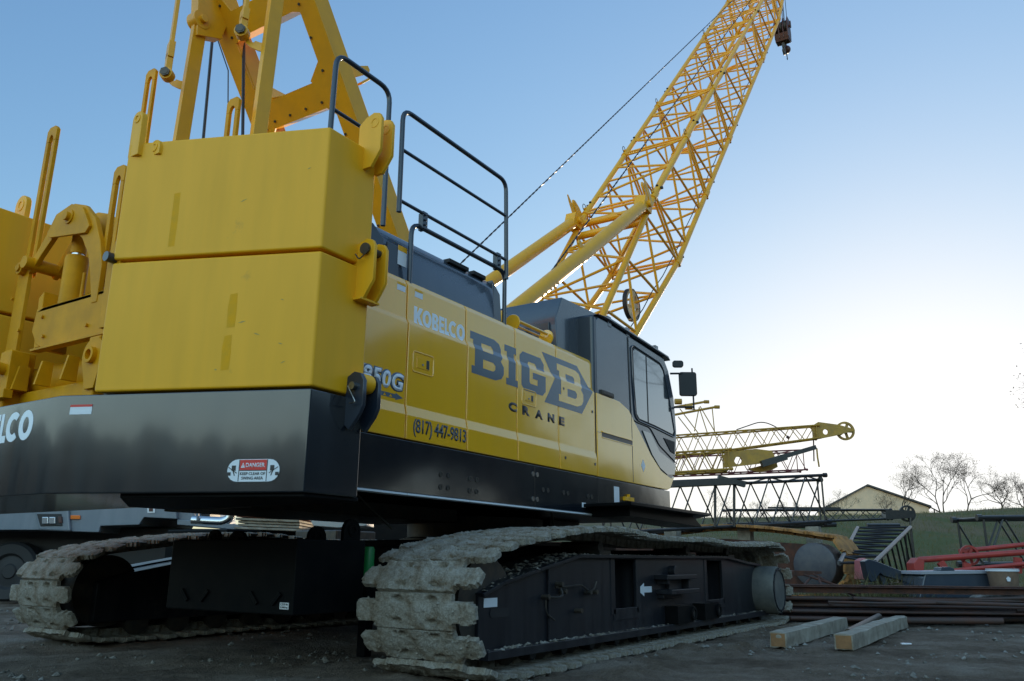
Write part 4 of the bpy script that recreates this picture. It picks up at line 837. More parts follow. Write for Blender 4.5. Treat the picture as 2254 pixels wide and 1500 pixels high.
# folded pendant links hanging beside the struts
for (px0, py0, px1, py1, X) in ((400, -60, 368, 165, -3.86), (556, -90, 533, 72, -3.80)):
    d0 = ray(px0, py0); p0 = Vector(CAM+d0*(X-CAM[0])/d0[0]); d1 = ray(px1, py1); p1 = Vector(CAM+d1*(X-CAM[0])/d1[0])
    q = MB(); q.bar(p1+(p0-p1)*.22, p0+(p0-p1)*1.5, .03, .075, (.4, 1, 0)); q.bar(p1+(p0-p1)*.15, p1+(p0-p1)*.3, .05, .10, (.4, 1, 0)); q.bar(p1, p1+(p0-p1)*.2, .05, .075, (.4, 1, 0)); q.tube([p1-Vector((0.03, .02, 0)), p1+Vector((0.03, .02, 0))], .055, 18)
    pl = q.build('boom_pendant_link', M['yellow_boom'], crane, .004)
    q = MB(); ax = Vector((-.83, -.55, 0)); q.tube([p1-ax*.05, p1+ax*.06], .028, 12); q.lathe(p1+ax*.045, ax, [(0, 0), (.042, 0), (.042, .012), (0, .012)], 6); q.build('link_pin', M['darksteel'], pl)
for (pa, pb) in (((525*.244+350, -30), (400*.244+350, 305)), ((772*.244+350, -40), (755*.244+350, 300))):
    X = -3.2; A_ = ray(*pa); B_ = ray(*pb); a_ = Vector(CAM+A_*(X-CAM[0])/A_[0]); b_ = Vector(CAM+B_*(X-CAM[0])/B_[0])
    q = MB(); q.tube([b_+(b_-a_)*.8, a_+(a_-b_)*.5], .014, 8); q.build('winch_rope', M['rope'], crane)
q = MB(); q.tube([(-3.3, .75, 5.45), (-3.2, .60, 5.0), (-3.15, .62, 4.7)], .006, 6); q.build('thin_hose', M['rope'], gan)

# ---- boom
ang = math.atan(1.116); BD = Vector((math.cos(ang), 0, math.sin(ang))); BN = Vector((math.sin(ang), 0, -math.cos(ang))); BP = Vector((3.57, 0, 6.05))
def nb_(b): return float(np.interp(b, [-5.9, 0.0, 13.4, 19.0], [0.55, 0.06, 0.10, 0.42]))
def nf_(b): return float(np.interp(b, [-5.9, 0.33, 3.0, 13.4, 19.0], [0.72, 1.27, 1.22, 1.05, 0.70]))
def yw_(b): return float(np.interp(b, [-5.9, 0.0, 13.4, 19.0], [0.60, 0.60, 0.60, 0.34]))
def bpt(b, side, front): return BP+BD*b+BN*(nf_(b) if front else nb_(b))+Vector((0, side*yw_(b), 0))
def section(b0, b1, bays, flip=0, posts=True):
    q = MB(); r = .021
    bs = [b0+(b1-b0)*(i)/(bays*2) for i in range(bays*2+1)]
    for i in range(bays*2):
        o_ = (i+flip) % 2
        a, b = bs[i], bs[i+1]
        # side faces: back chord <-> front chord
        for s_ in (-1, 1): q.tube([bpt(a, s_, o_ == 0), bpt(b, s_, o_ == 1)], r, 7)
        # back and front faces: across
        q.tube([bpt(a, -1 if o_ else 1, False), bpt(b, 1 if o_ else -1, False)], r, 7)
        q.tube([bpt(a, 1 if o_ else -1, True), bpt(b, -1 if o_ else 1, True)], r, 7)
    for b in (b0+.06, b1-.06):
        q.tube([bpt(b, -1, False), bpt(b, 1, False)], r, 7); q.tube([bpt(b, -1, True), bpt(b, 1, True)], r, 7)
        for s_ in (-1, 1): q.tube([bpt(b, s_, False), bpt(b, s_, True)], r, 7)
        q.tube([bpt(b, -1, False), bpt(b, 1, True)], r*.8, 7)
    for i in range(1, bays): b = bs[2*i]; q.tube([bpt(b, -1, False), bpt(b, 1, False)], r*.9, 7); q.tube([bpt(b, 1, True), bpt(b, -1, True)], r*.9, 7)
    s = q.build('boom_section', M['yellow_boom'], crane)
    for s_ in (-1, 1):
        for fr in (False, True):
            q = MB(); q.tube([bpt(b0, s_, fr), bpt((b0+b1)/2, s_, fr), bpt(b1, s_, fr)], .047, 14); q.build('boom_chord', M['yellow_boom'], s)
            q = MB(); c_ = bpt(b1, s_, fr); q.tube([c_-BD*.10, c_+BD*.10], .062, 12); q.tube([c_-BN*.085, c_+BN*.085], .024, 8); q.build('chord_joint', M['yellow_boom'], s)
            if not fr: 
                q = MB(); c_ = c_-BN*.10; P = [c_+BD*(.055*math.cos(a))-BN*(.055*math.sin(a)) for a in [math.pi*2*k/14 for k in range(15)]]; q.tube(P, .006, 6); q.build('pendant_eye', M['darksteel'], s)
            else:
                q = MB(); q.tube([c_+BN*.05, c_+BN*.10], .022, 8); q.build('joint_pin', M['rubber'], s)
    return s
SEC = [(-5.6, .33, 5, 0), (.33, 2.75, 2, 1), (2.75, 5.3, 2, 1), (5.3, 10.3, 4, 1), (10.3, 13.6, 3, 1), (13.6, 18.8, 5, 0)]
sections = [section(*s_) for s_ in SEC]
# black pins and rope guides on the right hand chords
q = MB()
for b in (.60, 3.42, 6.2, 11.0): 
    for s_ in (-1, 1): c_ = bpt(b, s_, True); q.tube([c_+BN*.03, c_+BN*.09], .02, 8); c_ = bpt(b, s_, False); q.tube([c_-BN*.07+Vector((0, .0, 0)), c_-BN*.03], .02, 8); q.tube([c_, c_+Vector((0, s_*.08, 0))], .026, 8)
q.build('chord_pins', M['rubber'], sections[1])
q = MB(); pts = []
for i in range(30): b = -2.6+i*.55; pts.append(bpt(b, -1, True)-BN*(.10+.025*(i % 2))+Vector((0, .03, 0)))
q.tube(pts, .008, 6); q.build('boom_cable', M['rubber'], sections[0])
# boom head
q = MB(); 
for s_ in (-1, 1): q.prism([(18.3, .3), (19.4, .3), (19.6, .6), (19.4, .9), (18.3, .85)], BP, BD, BN, YV, s_*.36-.02, s_*.36+.02)
q.build('boom_head', M['yellow_boom'], crane, .01)
for y in (-.24, -.12, 0, .12, .24):
    q = MB(); q.lathe(BP+BD*19.25+BN*.62+Vector((0, y, 0)), YV, [(0, -.03), (.30, -.04), (.26, 0), (.30, .04), (0, .03)], 24); q.build('head_sheave', M['darksteel'], crane)
# head of the base section: heavy cross tubes, backstops, brackets
q = MB(); q.tube([bpt(.02, -1, False)+BN*.06, bpt(.02, 1, False)+BN*.06], .060, 14); q.tube([bpt(-.32, -1, False)+BN*.08, bpt(-.32, 1, False)+BN*.08], .060, 14); q.build('boom_cross_tube', M['yellow_boom'], sections[0])
for s_ in (-1, 1):
    A_ = Vector((3.40, s_*.60, 5.93)); dirb = Vector((3.043+.121, 0, 5.734-3.417)).normalized(); B_ = A_-dirb*5.0
    q = MB(); q.tube([A_-dirb*.10, B_], .094, 24); bs_ = q.build('boom_backstop', M['yellow_boom'], crane)
    q = MB(); q.tube([A_-dirb*.16, A_+dirb*.06], .045, 12); q.tube([A_+Vector((0, -.14, 0)), A_+Vector((0, .14, 0))], .055, 14); q.prism([(-.18, -.1), (.10, -.13), (.16, .06), (-.10, .12)], A_, XV, ZV, YV, -.09, .09); q.build('backstop_clevis', M['yellow_boom'], bs_, .008)
    q = MB(); m_ = A_-dirb*(2.45 if s_ < 0 else 2.6); up_ = Vector((-dirb.z, 0, dirb.x)); q.prism([(-.05, .07), (.06, .07), (.03, .17), (.0, .20), (-.04, .17)], m_, dirb, up_, YV, -.012, .012); q.build('backstop_eye', M['yellow_boom'], bs_, .002)
    # tall curved guard horns
    q = MB(); o_ = bpt(.0, s_, False)
    q.prism([(-.02, .04), (.14, .06), (.13, .20), (.09, .34), (.05, .38), (.01, .34), (-.02, .16)], o_, BD, -BN, YV, -.016, .016); q.ring(o_+BD*.055-BN*.30, YV, .034, .018, .04, 14); q.build('pendant_lug', M['yellow_boom'], sections[0], .003)
    q = MB(); q.prism([(-.02, .02), (.06, .02), (.0, .22), (-.14, .42), (-.23, .50), (-.20, .40), (-.10, .22)], o_+BD*-.12, Vector((-.42, 0, .9)).cross(Vector((0, 1, 0))).normalized()*-1, Vector((-.32, 0, .95)).normalized(), YV, -.07*1, .07) if False else None
    u_ = Vector((0.85, 0, .35)).normalized(); v_ = Vector((-.35, 0, .85)).normalized()
    q.prism([(-.10, .0), (.0, .02), (.0, .12), (-.03, .26), (-.10, .40), (-.155, .50), (-.17, .49), (-.16, .38), (-.12, .20)], o_-BD*.10-Vector((0, -s_*.05, 0)), u_, v_, YV, -.05, -.035); q.build('pendant_guide_horn', M['yellow_boom'], sections[0], .003)
# ropes running along the boom, faintly twisted
def rope(name, a, b, r, turns, parent, m='rope'):
    a, b = Vector(a), Vector(b); t = (b-a).normalized(); u = t.orthogonal().normalized(); v = t.cross(u)
    for ph in (0, math.pi):
        q = MB(); n = turns*8; q.tube([a.lerp(b, i/n)+(u*math.cos(ph+i*math.pi/4)+v*math.sin(ph+i*math.pi/4))*r*.7 for i in range(n+1)], r, 5); q.build(name, M[m], parent)
rope('hoist_rope', (-.60, .6, 3.30), bpt(18.8, .6, False), .0075, 90, crane, 'rope'); rope('hoist_rope', (-.6, -.6, 2.75), bpt(18.8, -.3, False), .0075, 90, crane, 'rope')
# load indicator wheel inside the base section
M['cream'] = mat('cream_dial_paint', (0.55, 0.47, 0.30), .5, col2=(.42, .34, .2), nscale=12)
c_ = Vector(on_y(1390, 672, -.25)); az_ = R(60); dn = Vector((-.8, .25, 0)).normalized()
q = MB(); q.ring(c_, YV, .24, .19, .05, 40); q.bar(c_+Vector((.06, 0, .26)), c_-Vector((.06, 0, .26)), .06, .06, XV); q.bar(c_+Vector((.22, 0, .05)), c_-Vector((.05, 0, .05)), .06, .08, ZV)
ind = q.build('guide_wheel', M['cream'], sections[0], .003)
q = MB(); q.ring(c_, YV, .255, .24, .065, 40); q.build('wheel_rim', M['rubber'], ind)

# ================================================================== hook block and overhaul ball hanging from the boom head
hk = empty('hook_block', (16.35, 0, 17.0)); hk.scale = (.66, .66, .66); tag(hk, 'dark red multi sheave hook block hanging on wire ropes below the boom tip', 'hook block')
q = MB()
hub = [(-.30, -.35), (.30, -.35), (.36, .1), (.30, .62), (.18, .80), (-.18, .80), (-.30, .62), (-.36, .1)]
for y in (-.36, -.16, .04, .24): q.prism(hub, (0, y, 0), XV, ZV, YV, 0, .04)
q.prism([(-.34, -.1), (.34, -.1), (.20, -.45), (-.20, -.45)], (0, 0, 0), XV, ZV, YV, -.34, .28); q.build('block_cheek', M['hook'], hk, .01)
for y in (-.24, -.04, .16):
    q = MB(); q.lathe((0, y, .35), YV, [(0, -.04), (.33, -.05), (.29, 0), (.33, .05), (0, .04)], 28); q.build('block_sheave', M['darksteel'], hk)
q = MB(); q.tube([(0, -.45, .35), (0, .36, .35)], .07, 14); q.box((-.05, -.46, .25), (.05, -.40, .6)); q.build('sheave_pin', M['hook'], hk, .005)
q = MB(); q.tube([(0, -.03, -.40), (0, -.03, -.60), (.05, -.03, -.72), (.13, -.03, -.86), (.11, -.03, -1.02), (-.02, -.03, -1.10), (-.15, -.03, -1.02), (-.19, -.03, -.90)], .085, 14, r1=.03); q.build('hook', M['hooksteel'], hk)
q = MB(); q.tube([(.02, -.1, -.62), (-.12, -.1, -.80), (-.17, -.05, -.90)], .012, 6); q.build('hook_latch', M['steel'], hk)
for (x, y) in ((-.28, -.24), (.28, -.24), (-.28, .16), (.28, .16), (.28, -.04)):
    q = MB(); q.tube([(x, y, .4), (x*.9, y, 3.9)], .014, 6); q.build('hoist_line', M['rope'], hk)
ob = empty('overhaul_ball', (16.8, .0, 16.72)); ob.scale = (.52, .52, .52); tag(ob, 'round steel overhaul ball with a small hook beside the main hook block', 'overhaul ball')
q = MB(); q.lathe((0, 0, 0), ZV, [(0, -.26)]+[(.26*math.cos(a), .26*math.sin(a)) for a in [R(-80+20*i) for i in range(9)]]+[(0, .26)], 24); q.build('ball', M['hook'], ob)
q = MB(); q.tube([(0, 0, -.24), (0, 0, -.45), (.08, 0, -.58), (.03, 0, -.70), (-.08, 0, -.64)], .035, 10, r1=.015); q.build('ball_hook', M['hooksteel'], ob)
q = MB(); q.tube([(0, 0, .24), (0, 0, .6)], .05, 10); q.build('swivel', M['hook'], ob)
q = MB(); q.tube([(0, 0, .6), (0, 0, 5.2)], .015, 6); q.build('ball_rope', M['rope'], ob)
tb = MB(); tb.lathe((16.38, 0, 17.95), Vector((.3, .2, 1)), [(0, -.03), (.09, -.03), (.10, 0), (.09, .03), (0, .03)], 20); tb.tube([(16.45, 0, 17.96), (16.50, 0, 18.05)], .02, 6)
tag(tb.build('switch_weight', M['hook']), 'small round limit switch weight on the ropes above the hook block', 'weight')

# ================================================================== yard behind
def pxpoly(pts, D): return [at(x, y, D) for x, y in pts]
def slab(name, pts, D, depth, m, parent=None, bevel=0.0):
    """flat-faced body: outline measured at distance D, with its true thickness going back"""
    P = pxpoly(pts, D); n = len(P); q = MB(); q.add(P+[p+VF*depth for p in P], [tuple(range(n)), tuple(range(n, 2*n))[::-1]]+[(i, n+i, n+(i+1) % n, (i+1) % n) for i in range(n)])
    return q.build(name, m, parent, bevel)
def slab_hole(name, pts, D, depth, m, parent, holes):
    # plate with real round holes; holes = (px, py, radius in px)
    sp = [[(x, -y) for x, y in pts]]+[[(x+r*math.cos(a), -y+r*math.sin(a)) for a in [k*math.pi/9 for k in range(18)]] for x, y, r in holes]
    me = curve_mesh(sp); bm = bmesh.new(); bm.from_mesh(me); bmesh.ops.remove_doubles(bm, verts=bm.verts, dist=1e-4)
    for v in bm.verts: v.co = at(v.co.x, -v.co.y, D)
    r_ = bmesh.ops.extrude_face_region(bm, geom=bm.faces[:])
    for g in r_['geom']:
        if isinstance(g, bmesh.types.BMVert): g.co += VF*depth
    bmesh.ops.recalc_face_normals(bm, faces=bm.faces); bm.to_mesh(me); bm.free(); me.name = name
    return link(name, me, m, parent)
def truss(name, label, cat, A, B, w, h, bays, rc, rl, m, e0=1.0, e1=1.0, group=None, mlace=None, loc=True):
    """square lattice section with four chords from A to B; w and h are the cross directions"""
    A, B, w, h = Vector(A), Vector(B), Vector(w), Vector(h); root = empty(name, (0, 0, 0)); tag(root, label, cat, group)
    def pt(t, i, j): k = e0+(e1-e0)*t; return A.lerp(B, t)+w*(i*.5*k)+h*(j*.5*k)
    for i in (-1, 1):
        for j in (-1, 1):
            q = MB(); q.tube([pt(0, i, j), pt(1, i, j)], rc, 8); d = (B-A).normalized()
            for t, sg in ((0, -1), (1, 1)): c_ = pt(t, i, j); q.tube([c_, c_+d*sg*rc*2.2], rc*1.5, 8)
            q.build('chord', m, root)
    q = MB()
    for k in range(bays):
        for a, b, o_ in ((k/bays, (k+.5)/bays, 0), ((k+.5)/bays, (k+1)/bays, 1)):
            for j in (-1, 1): q.tube([pt(a, -1 if o_ else 1, j), pt(b, 1 if o_ else -1, j)], rl, 6)
            for i in (-1, 1): q.tube([pt(a, i, -1 if o_ == (i > 0) else 1), pt(b, i, 1 if o_ == (i > 0) else -1)], rl, 6)
    for t in (0.01, .99):
        for i in (-1, 1): q.tube([pt(t, i, -1), pt(t, i, 1)], rl*1.2, 6)
        for j in (-1, 1): q.tube([pt(t, -1, j), pt(t, 1, j)], rl*1.2, 6)
    q.build('lacing', mlace or m, root); return root
def sheave(name, c, axis, r, m, parent):
    q = MB(); q.ring(c, axis, r, r*.78, r*.22, 36); q.ring(c, axis, r*.28, r*.12, r*.3, 20)
    a = Vector(axis).normalized(); u = a.orthogonal().normalized(); v = a.cross(u)
    for k in range(5): t = k*2*math.pi/5; d = u*math.cos(t)+v*math.sin(t); q.bar(Vector(c)+d*r*.2, Vector(c)+d*r*.82, r*.28, r*.1, a)
    return q.build(name, m, parent)
PZ = 0.0
# yellow jib with a big sheave (highest of the booms behind the cab)
D1 = 22
a0, a1 = at(1420, 992, D1), at(1797, 952, D1)
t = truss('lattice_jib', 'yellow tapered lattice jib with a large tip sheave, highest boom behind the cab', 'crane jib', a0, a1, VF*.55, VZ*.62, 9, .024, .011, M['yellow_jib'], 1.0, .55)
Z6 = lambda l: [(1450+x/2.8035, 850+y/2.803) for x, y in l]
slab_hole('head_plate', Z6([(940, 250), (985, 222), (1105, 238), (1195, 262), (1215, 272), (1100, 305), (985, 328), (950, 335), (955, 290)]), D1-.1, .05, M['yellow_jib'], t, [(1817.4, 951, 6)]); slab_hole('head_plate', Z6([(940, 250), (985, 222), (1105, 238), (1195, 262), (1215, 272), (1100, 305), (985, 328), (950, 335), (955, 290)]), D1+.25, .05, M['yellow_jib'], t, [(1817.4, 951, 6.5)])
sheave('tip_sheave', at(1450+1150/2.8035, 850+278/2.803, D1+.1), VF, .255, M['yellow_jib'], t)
q = MB(); q.tube(rounded([at(x, y, D1) for x, y in Z6([(480, 270), (640, 215), (740, 260), (800, 320)])], .4), .014, 6); q.build('loose_hose', M['rubber'], t)
q = MB(); q.tube([at(x, y, D1) for x, y in Z6([(790, 312), (805, 322)])], .04, 8); q.tube([at(x, y, D1) for x, y in Z6([(955, 330), (958, 465)])], .018, 6); q.build('hose_end', M['hook'], t)
q = MB(); q.tube([at(x, y, D1) for x, y in Z6([(975, 385), (980, 440), (990, 500)])], .022, 6); q.build('rope_tail', M['yellow_jib'], t)
# second yellow boom head, lower
D2 = 19.5
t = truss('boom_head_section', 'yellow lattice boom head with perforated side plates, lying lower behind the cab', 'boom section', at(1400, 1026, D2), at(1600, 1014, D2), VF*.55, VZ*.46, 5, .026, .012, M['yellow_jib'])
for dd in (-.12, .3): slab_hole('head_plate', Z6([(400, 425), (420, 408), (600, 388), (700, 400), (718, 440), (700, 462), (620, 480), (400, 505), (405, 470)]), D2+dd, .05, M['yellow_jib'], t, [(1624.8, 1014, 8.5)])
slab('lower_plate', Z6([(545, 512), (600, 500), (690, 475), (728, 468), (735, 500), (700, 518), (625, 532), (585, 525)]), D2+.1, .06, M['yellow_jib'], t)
q = MB(); q.bar(at(1676, 1020, D2-.3), at(1795, 985, D2-.3), .12, .10); q.bar(at(1676, 1022, D2-.3), at(1730, 1006, D2-.3), .16, .15); q.build('black_strut', M['blacklattice'], t)
# red lattice section among them
truss('red_lattice_section', 'dark red lattice section between the yellow boom heads and the black section', 'boom section', at(1430, 1028, 21), at(1765, 1015, 21), VF*.5, VZ*.5, 8, .02, .010, mat('dark_red_lattice', (.16, .03, .03), .5))
# small yellow frame high behind the mirrors
t = empty('boom_frame_end'); tag(t, 'short yellow lattice frame end with forked lugs just behind the wing mirror', 'boom section')
for (p0, p1) in ((Z6([(60, 138)])[0], Z6([(285, 98)])[0]), (Z6([(60, 185)])[0], Z6([(350, 130)])[0])):
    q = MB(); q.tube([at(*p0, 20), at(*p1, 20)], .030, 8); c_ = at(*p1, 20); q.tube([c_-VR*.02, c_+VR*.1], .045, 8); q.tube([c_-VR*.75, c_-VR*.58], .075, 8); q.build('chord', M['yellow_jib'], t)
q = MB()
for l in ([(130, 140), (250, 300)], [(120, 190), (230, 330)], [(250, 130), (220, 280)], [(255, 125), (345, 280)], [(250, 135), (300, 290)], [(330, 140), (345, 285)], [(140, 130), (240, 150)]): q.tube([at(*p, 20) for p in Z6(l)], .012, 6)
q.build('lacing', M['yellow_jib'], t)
# big black lattice section on the ground
D3 = 15.5
t = truss('black_lattice_section', 'tall black lattice boom section standing behind the crane cab, with silver lit chord ends', 'boom section', at(1330, 1124, D3), at(1812, 1101, D3+.6), VF*.9+VR*.25, VZ*.86, 6, .030, .014, M['blacklattice'])
q = MB()
for x in (1574, 1616): q.tube([at(x, 1062, D3-.2), at(x, 1160, D3-.2)], .026, 8)
q.bar(at(1480, 1066, D3-.3), at(1620, 1061, D3-.3), .16, .10); q.bar(at(1580, 1052, D3-.2), at(1640, 1068, D3-.2), .1, .09); q.build('section_post', M['blacklattice'], t)
for x in (1480, 1640, 1790): p0 = at(x, 1160, D3+.2); box_obj('support_block', (p0.x-.12, p0.y-.12, 0), (p0.x+.12, p0.y+.12, p0.z), M['wood'], t)
# low black boom with sheave in front of the barn
t = truss('black_jib', 'low black lattice jib with a dark sheave at its tip, in front of the barn', 'crane jib', at(1600, 1139, 24), at(1955, 1133, 24), VF*.4, VZ*.40, 8, .028, .012, M['blacklattice'], 1.0, .62)
slab('head_plate', [(1950, 1123), (2010, 1124), (2014, 1140), (1950, 1144)], 23.8, .3, M['blacklattice'], t); sheave('tip_sheave', at(1997, 1131, 23.95), VF, .235, M['blacklattice'], t)
q = MB(); q.tube([at(2004, 1140, 23.8), at(2004, 1156, 23.8)], .03, 6); q.bar(at(1690, 1118, 23.5), at(1850, 1119, 23.5), .03, .05); q.build('tip_link', M['blacklattice'], t)
q = MB(); q.box((0, 0, 0), (.01, .01, .01)) if False else q.tube([at(1700, 1160, 23.8), at(1840, 1155, 23.8)], .07, 8); q.build('support_pipe', M['blacklattice'], t)
# grey lattice section seen end-on on the slope
t = empty('grey_lattice_section'); tag(t, 'grey lattice section seen end on, between the rusty crawler and the barn', 'boom section')
gm_ = mat('grey_chord_paint', (.07, .07, .075), .45, col2=(.11, .105, .10), nscale=8)
tA, tB, tC, tD_ = at(1926, 1238, 13.2), at(2004, 1161, 18.5), at(1848, 1240, 13.2), at(1888, 1162, 18.5)
for a_, b_ in ((tA, tB), (tC, tD_)): q = MB(); q.tube([a_, b_], .038, 10); q.build('chord', gm_, t)
for a_, b_ in ((tA, tB), (tC, tD_)): q = MB(); q.tube([a_-VZ*.5, b_-VZ*.95], .045, 8); q.build('chord', M['blacklattice'], t)
q = MB()
for k in range(9):
    s_ = k/8; q.tube([tA.lerp(tB, s_), tC.lerp(tD_, s_)], .022, 6)
    if k < 8: q.tube([tA.lerp(tB, s_), tC.lerp(tD_, (k+1)/8)], .018, 6); q.tube([tA.lerp(tB, s_), (tA-VZ*.5).lerp(tB-VZ*.95, (k+1)/8)], .018, 6); q.tube([(tC-VZ*.5).lerp(tD_-VZ*.95, s_), (tA-VZ*.5).lerp(tB-VZ*.95, (k+1)/8)], .018, 6)
q.tube([tB, tB-VZ*.95], .03, 6); q.tube([tB-VR*.12, tB-VR*.12-VZ*.95+VF*.1], .02, 6); q.tube([at(1908, 1157, 18.6), at(1980, 1157, 18.6)], .045, 8); q.build('lacing', M['blacklattice'], t)
# black lattice section at the right edge
truss('black_frame_section', 'black lattice section standing on the grass at the right edge above the red jib', 'boom section', at(2138, 1192, 16), at(2520, 1188, 16), VF*.9, VZ*.84, 4, .040, .018, M['blacklattice'])
# red jib with wheel
t = empty('red_jib'); tag(t, 'red tubular jib with a small spoked wheel, lying behind the black box at right', 'crane jib')
for (x0, y0, x1, y1, r_, D) in ((2022, 1233, 2420, 1204, .045, 12.6), (2112, 1214, 2420, 1182, .035, 12.8), (2040, 1262, 2420, 1226, .030, 12.4), (2018, 1260, 2420, 1240, .026, 13.1)):
    q = MB(); q.tube([at(x0, y0, D), at(x1, y1, D)], r_, 12); q.build('jib_tube', M['redpaint'], t)
sheave('spoked_wheel', at(2134, 1223, 12.75), VF, .15, M['redpaint'], t)
slab('end_plate', [(2012, 1240), (2022, 1228), (2036, 1230), (2034, 1260), (2014, 1262)], 12.5, .25, M['redpaint'], t, .01)
for a_, b_ in (((2128, 1240), (2128, 1262)), ((2240, 1228), (2240, 1262)), ((2070, 1238), (2085, 1262))):
    q = MB(); q.bar(at(*a_, 12.5), at(*b_, 12.5), .06, .1); q.build('jib_bracket', M['redpaint'], t)
# pink-red lug plate and black boom foot plate
tag(slab('red_foot_plate', [(1893, 1234), (1905, 1228), (1918, 1262), (1912, 1278), (1893, 1276)], 12.9, .22, mat('pinkish_red_paint', (.42, .12, .12), .5), None, .01), 'pinkish red steel plate standing between the rusty crawler and the black steel arm', 'steel plate')
t = slab('forged_steel_piece', [(1903, 1236), (1913, 1231), (1930, 1236), (1996, 1262), (2034, 1274), (2034, 1284), (1990, 1280), (1945, 1268), (1938, 1262), (1932, 1270), (1928, 1280), (1918, 1282), (1911, 1272)], 12.2, .18, M['rail'], None, .01); tag(t, 'dark blue black forged steel arm with a knuckle end leaning in the grass', 'steel arm')
q = MB(); q.bar(at(1938, 1265, 12.3), at(1952, 1303, 12.3), .10, .08); q.bar(at(1960, 1300, 12.4), at(2034, 1292, 12.4), .06, .2); q.build('arm_leg', M['rail'], t, .005)
# black steel box, bucket
t = slab('black_steel_box', [(2036, 1264), (2180, 1262), (2192, 1316), (2024, 1318)], 11.6, .75, M['grey'], None, .015); tag(t, 'low dark blue steel box in the weeds in front of the red jib', 'steel box')
slab('lit_box_top', [(2030, 1258), (2182, 1256), (2183, 1263), (2029, 1265)], 11.58, .8, mat('lit_top_paint', (.30, .30, .32), .5), t, .004); slab('box_bracket', [(2070, 1257), (2072, 1249), (2090, 1248), (2100, 1252), (2102, 1257)], 11.6, .2, M['grey'], t, .005)  # paler box top: the light falling on it is put into the colour
t = empty('tan_bucket'); tag(t, 'tan bucket with white rim and pentagon mark, right of the dark steel box', 'bucket')
c0 = at(2212, 1298, 11.4); c0.z = max(c0.z, 0.08); zt = at(2212, 1252, 11.4).z
q = MB(); q.lathe((c0.x, c0.y, c0.z), ZV, [(0, 0), (.165, 0), (.19, zt-c0.z-.03), (.18, zt-c0.z-.03), (.16, .02), (0, .02)], 28); q.build('bucket_body', M['tan'], t)
q = MB(); q.ring((c0.x, c0.y, zt-.025), ZV, .20, .185, .022, 32); q.ring((c0.x, c0.y, zt-.006), ZV, .198, .188, .008, 32); q.build('bucket_rim', M['white'], t)
pc = Vector((c0.x, c0.y, (c0.z+zt)/2))-VF*.185+VR*(-.04); q = MB(); q.prism([(.03*math.cos(R(90+72*k)), .035*math.sin(R(90+72*k))) for k in range(5)], pc, VR, VZ, -VF, -.005, .004); q.build('bucket_mark', M['white'], t)
tag(slab('dirt_mound', [(2150, 1320), (2185, 1298), (2225, 1296), (2300, 1300), (2330, 1322)], 11.35, .5, M['clod'], None, .05), 'small heap of dirt under the tan bucket', 'dirt heap')
# rusty tray with bars
t = slab('rusty_steel_tray', [(1735, 1262), (1748, 1256), (1808, 1258), (1810, 1263), (1770, 1268), (1738, 1268)], 11.6, .5, M['rust'], None, .004); tag(t, 'flat rusty steel tray with thin bars, beside the front of the near track', 'steel tray')
for (x0, y0, x1, y1) in ((1770, 1266, 1895, 1306), (1790, 1264, 1880, 1312), (1785, 1270, 1762, 1300), (1800, 1268, 1812, 1300)):
    q = MB(); q.tube([at(x0, y0, 11.4), at(x1, y1, 10.9)], .016, 6); q.build('tray_bar', M['rust'], t)

# ---- rusty crawler base behind (only its far end shows)
rc_ = empty('rusty_crawler_base'); tag(rc_, 'orange brown rusty crawler track with round drive cover, behind the front of the near track', 'crawler base')
az = math.atan2(R0[1], R0[0])+R(-42)   # long axis turned slightly towards the viewer
endp = at(1842, 1240, 14.6)
rc_.rotation_euler = (0, 0, az)
ax = Vector((math.cos(az), math.sin(az), 0)); org = Vector((endp.x, endp.y, 0))-ax*3.45; rc_.location = (org.x, org.y, 0.0)
TP2 = [(-3.2, 0, 0), (-1.5, 0, 0), (0, 0, 0), (1.5, 0, 0), (3.1, 0, .10), (3.55, 0, .26), (3.74, 0, .68), (3.56, 0, 1.08), (3.1, 0, 1.20), (2.2, 0, 1.32), (1.2, 0, 1.36), (.2, 0, 1.30), (-1.0, 0, 1.33), (-2.2, 0, 1.30), (-3.2, 0, 1.28), (-3.8, 0, 1.0), (-3.9, 0, .6), (-3.7, 0, .2)]
q = MB(); q.prism([(-3.4, .3), (3.2, .3), (3.2, 1.0), (1.5, 1.12), (-3.4, 1.1)], (0, 0, 0), XV, ZV, (0, -1, 0), -.2, .25); q.build('crawler_frame', M['rust'], rc_, .01)
q = MB(); q.lathe((3.22, -.0, .66), (0, -1, 0), [(0, 0), (.37, 0), (.37, .40), (.34, .42), (0, .42)], 40); q.build('drive_cover', mat('blue_grey_cover_paint', (.05, .05, .062), .5, col2=(.09, .085, .085), nscale=5), rc_)
path, pitch = track_path(TP2, 46); sh = [shoe_mesh(pitch, .85, 77+i, .25, .03, .04, .05) for i in range(3)]
for k, (p, d) in enumerate(path):
    if p.z < .1 and p.x < 2.5: continue
    place_shoe(sh[k % 3], p, d, 0, rc_, M['orange_rust'])

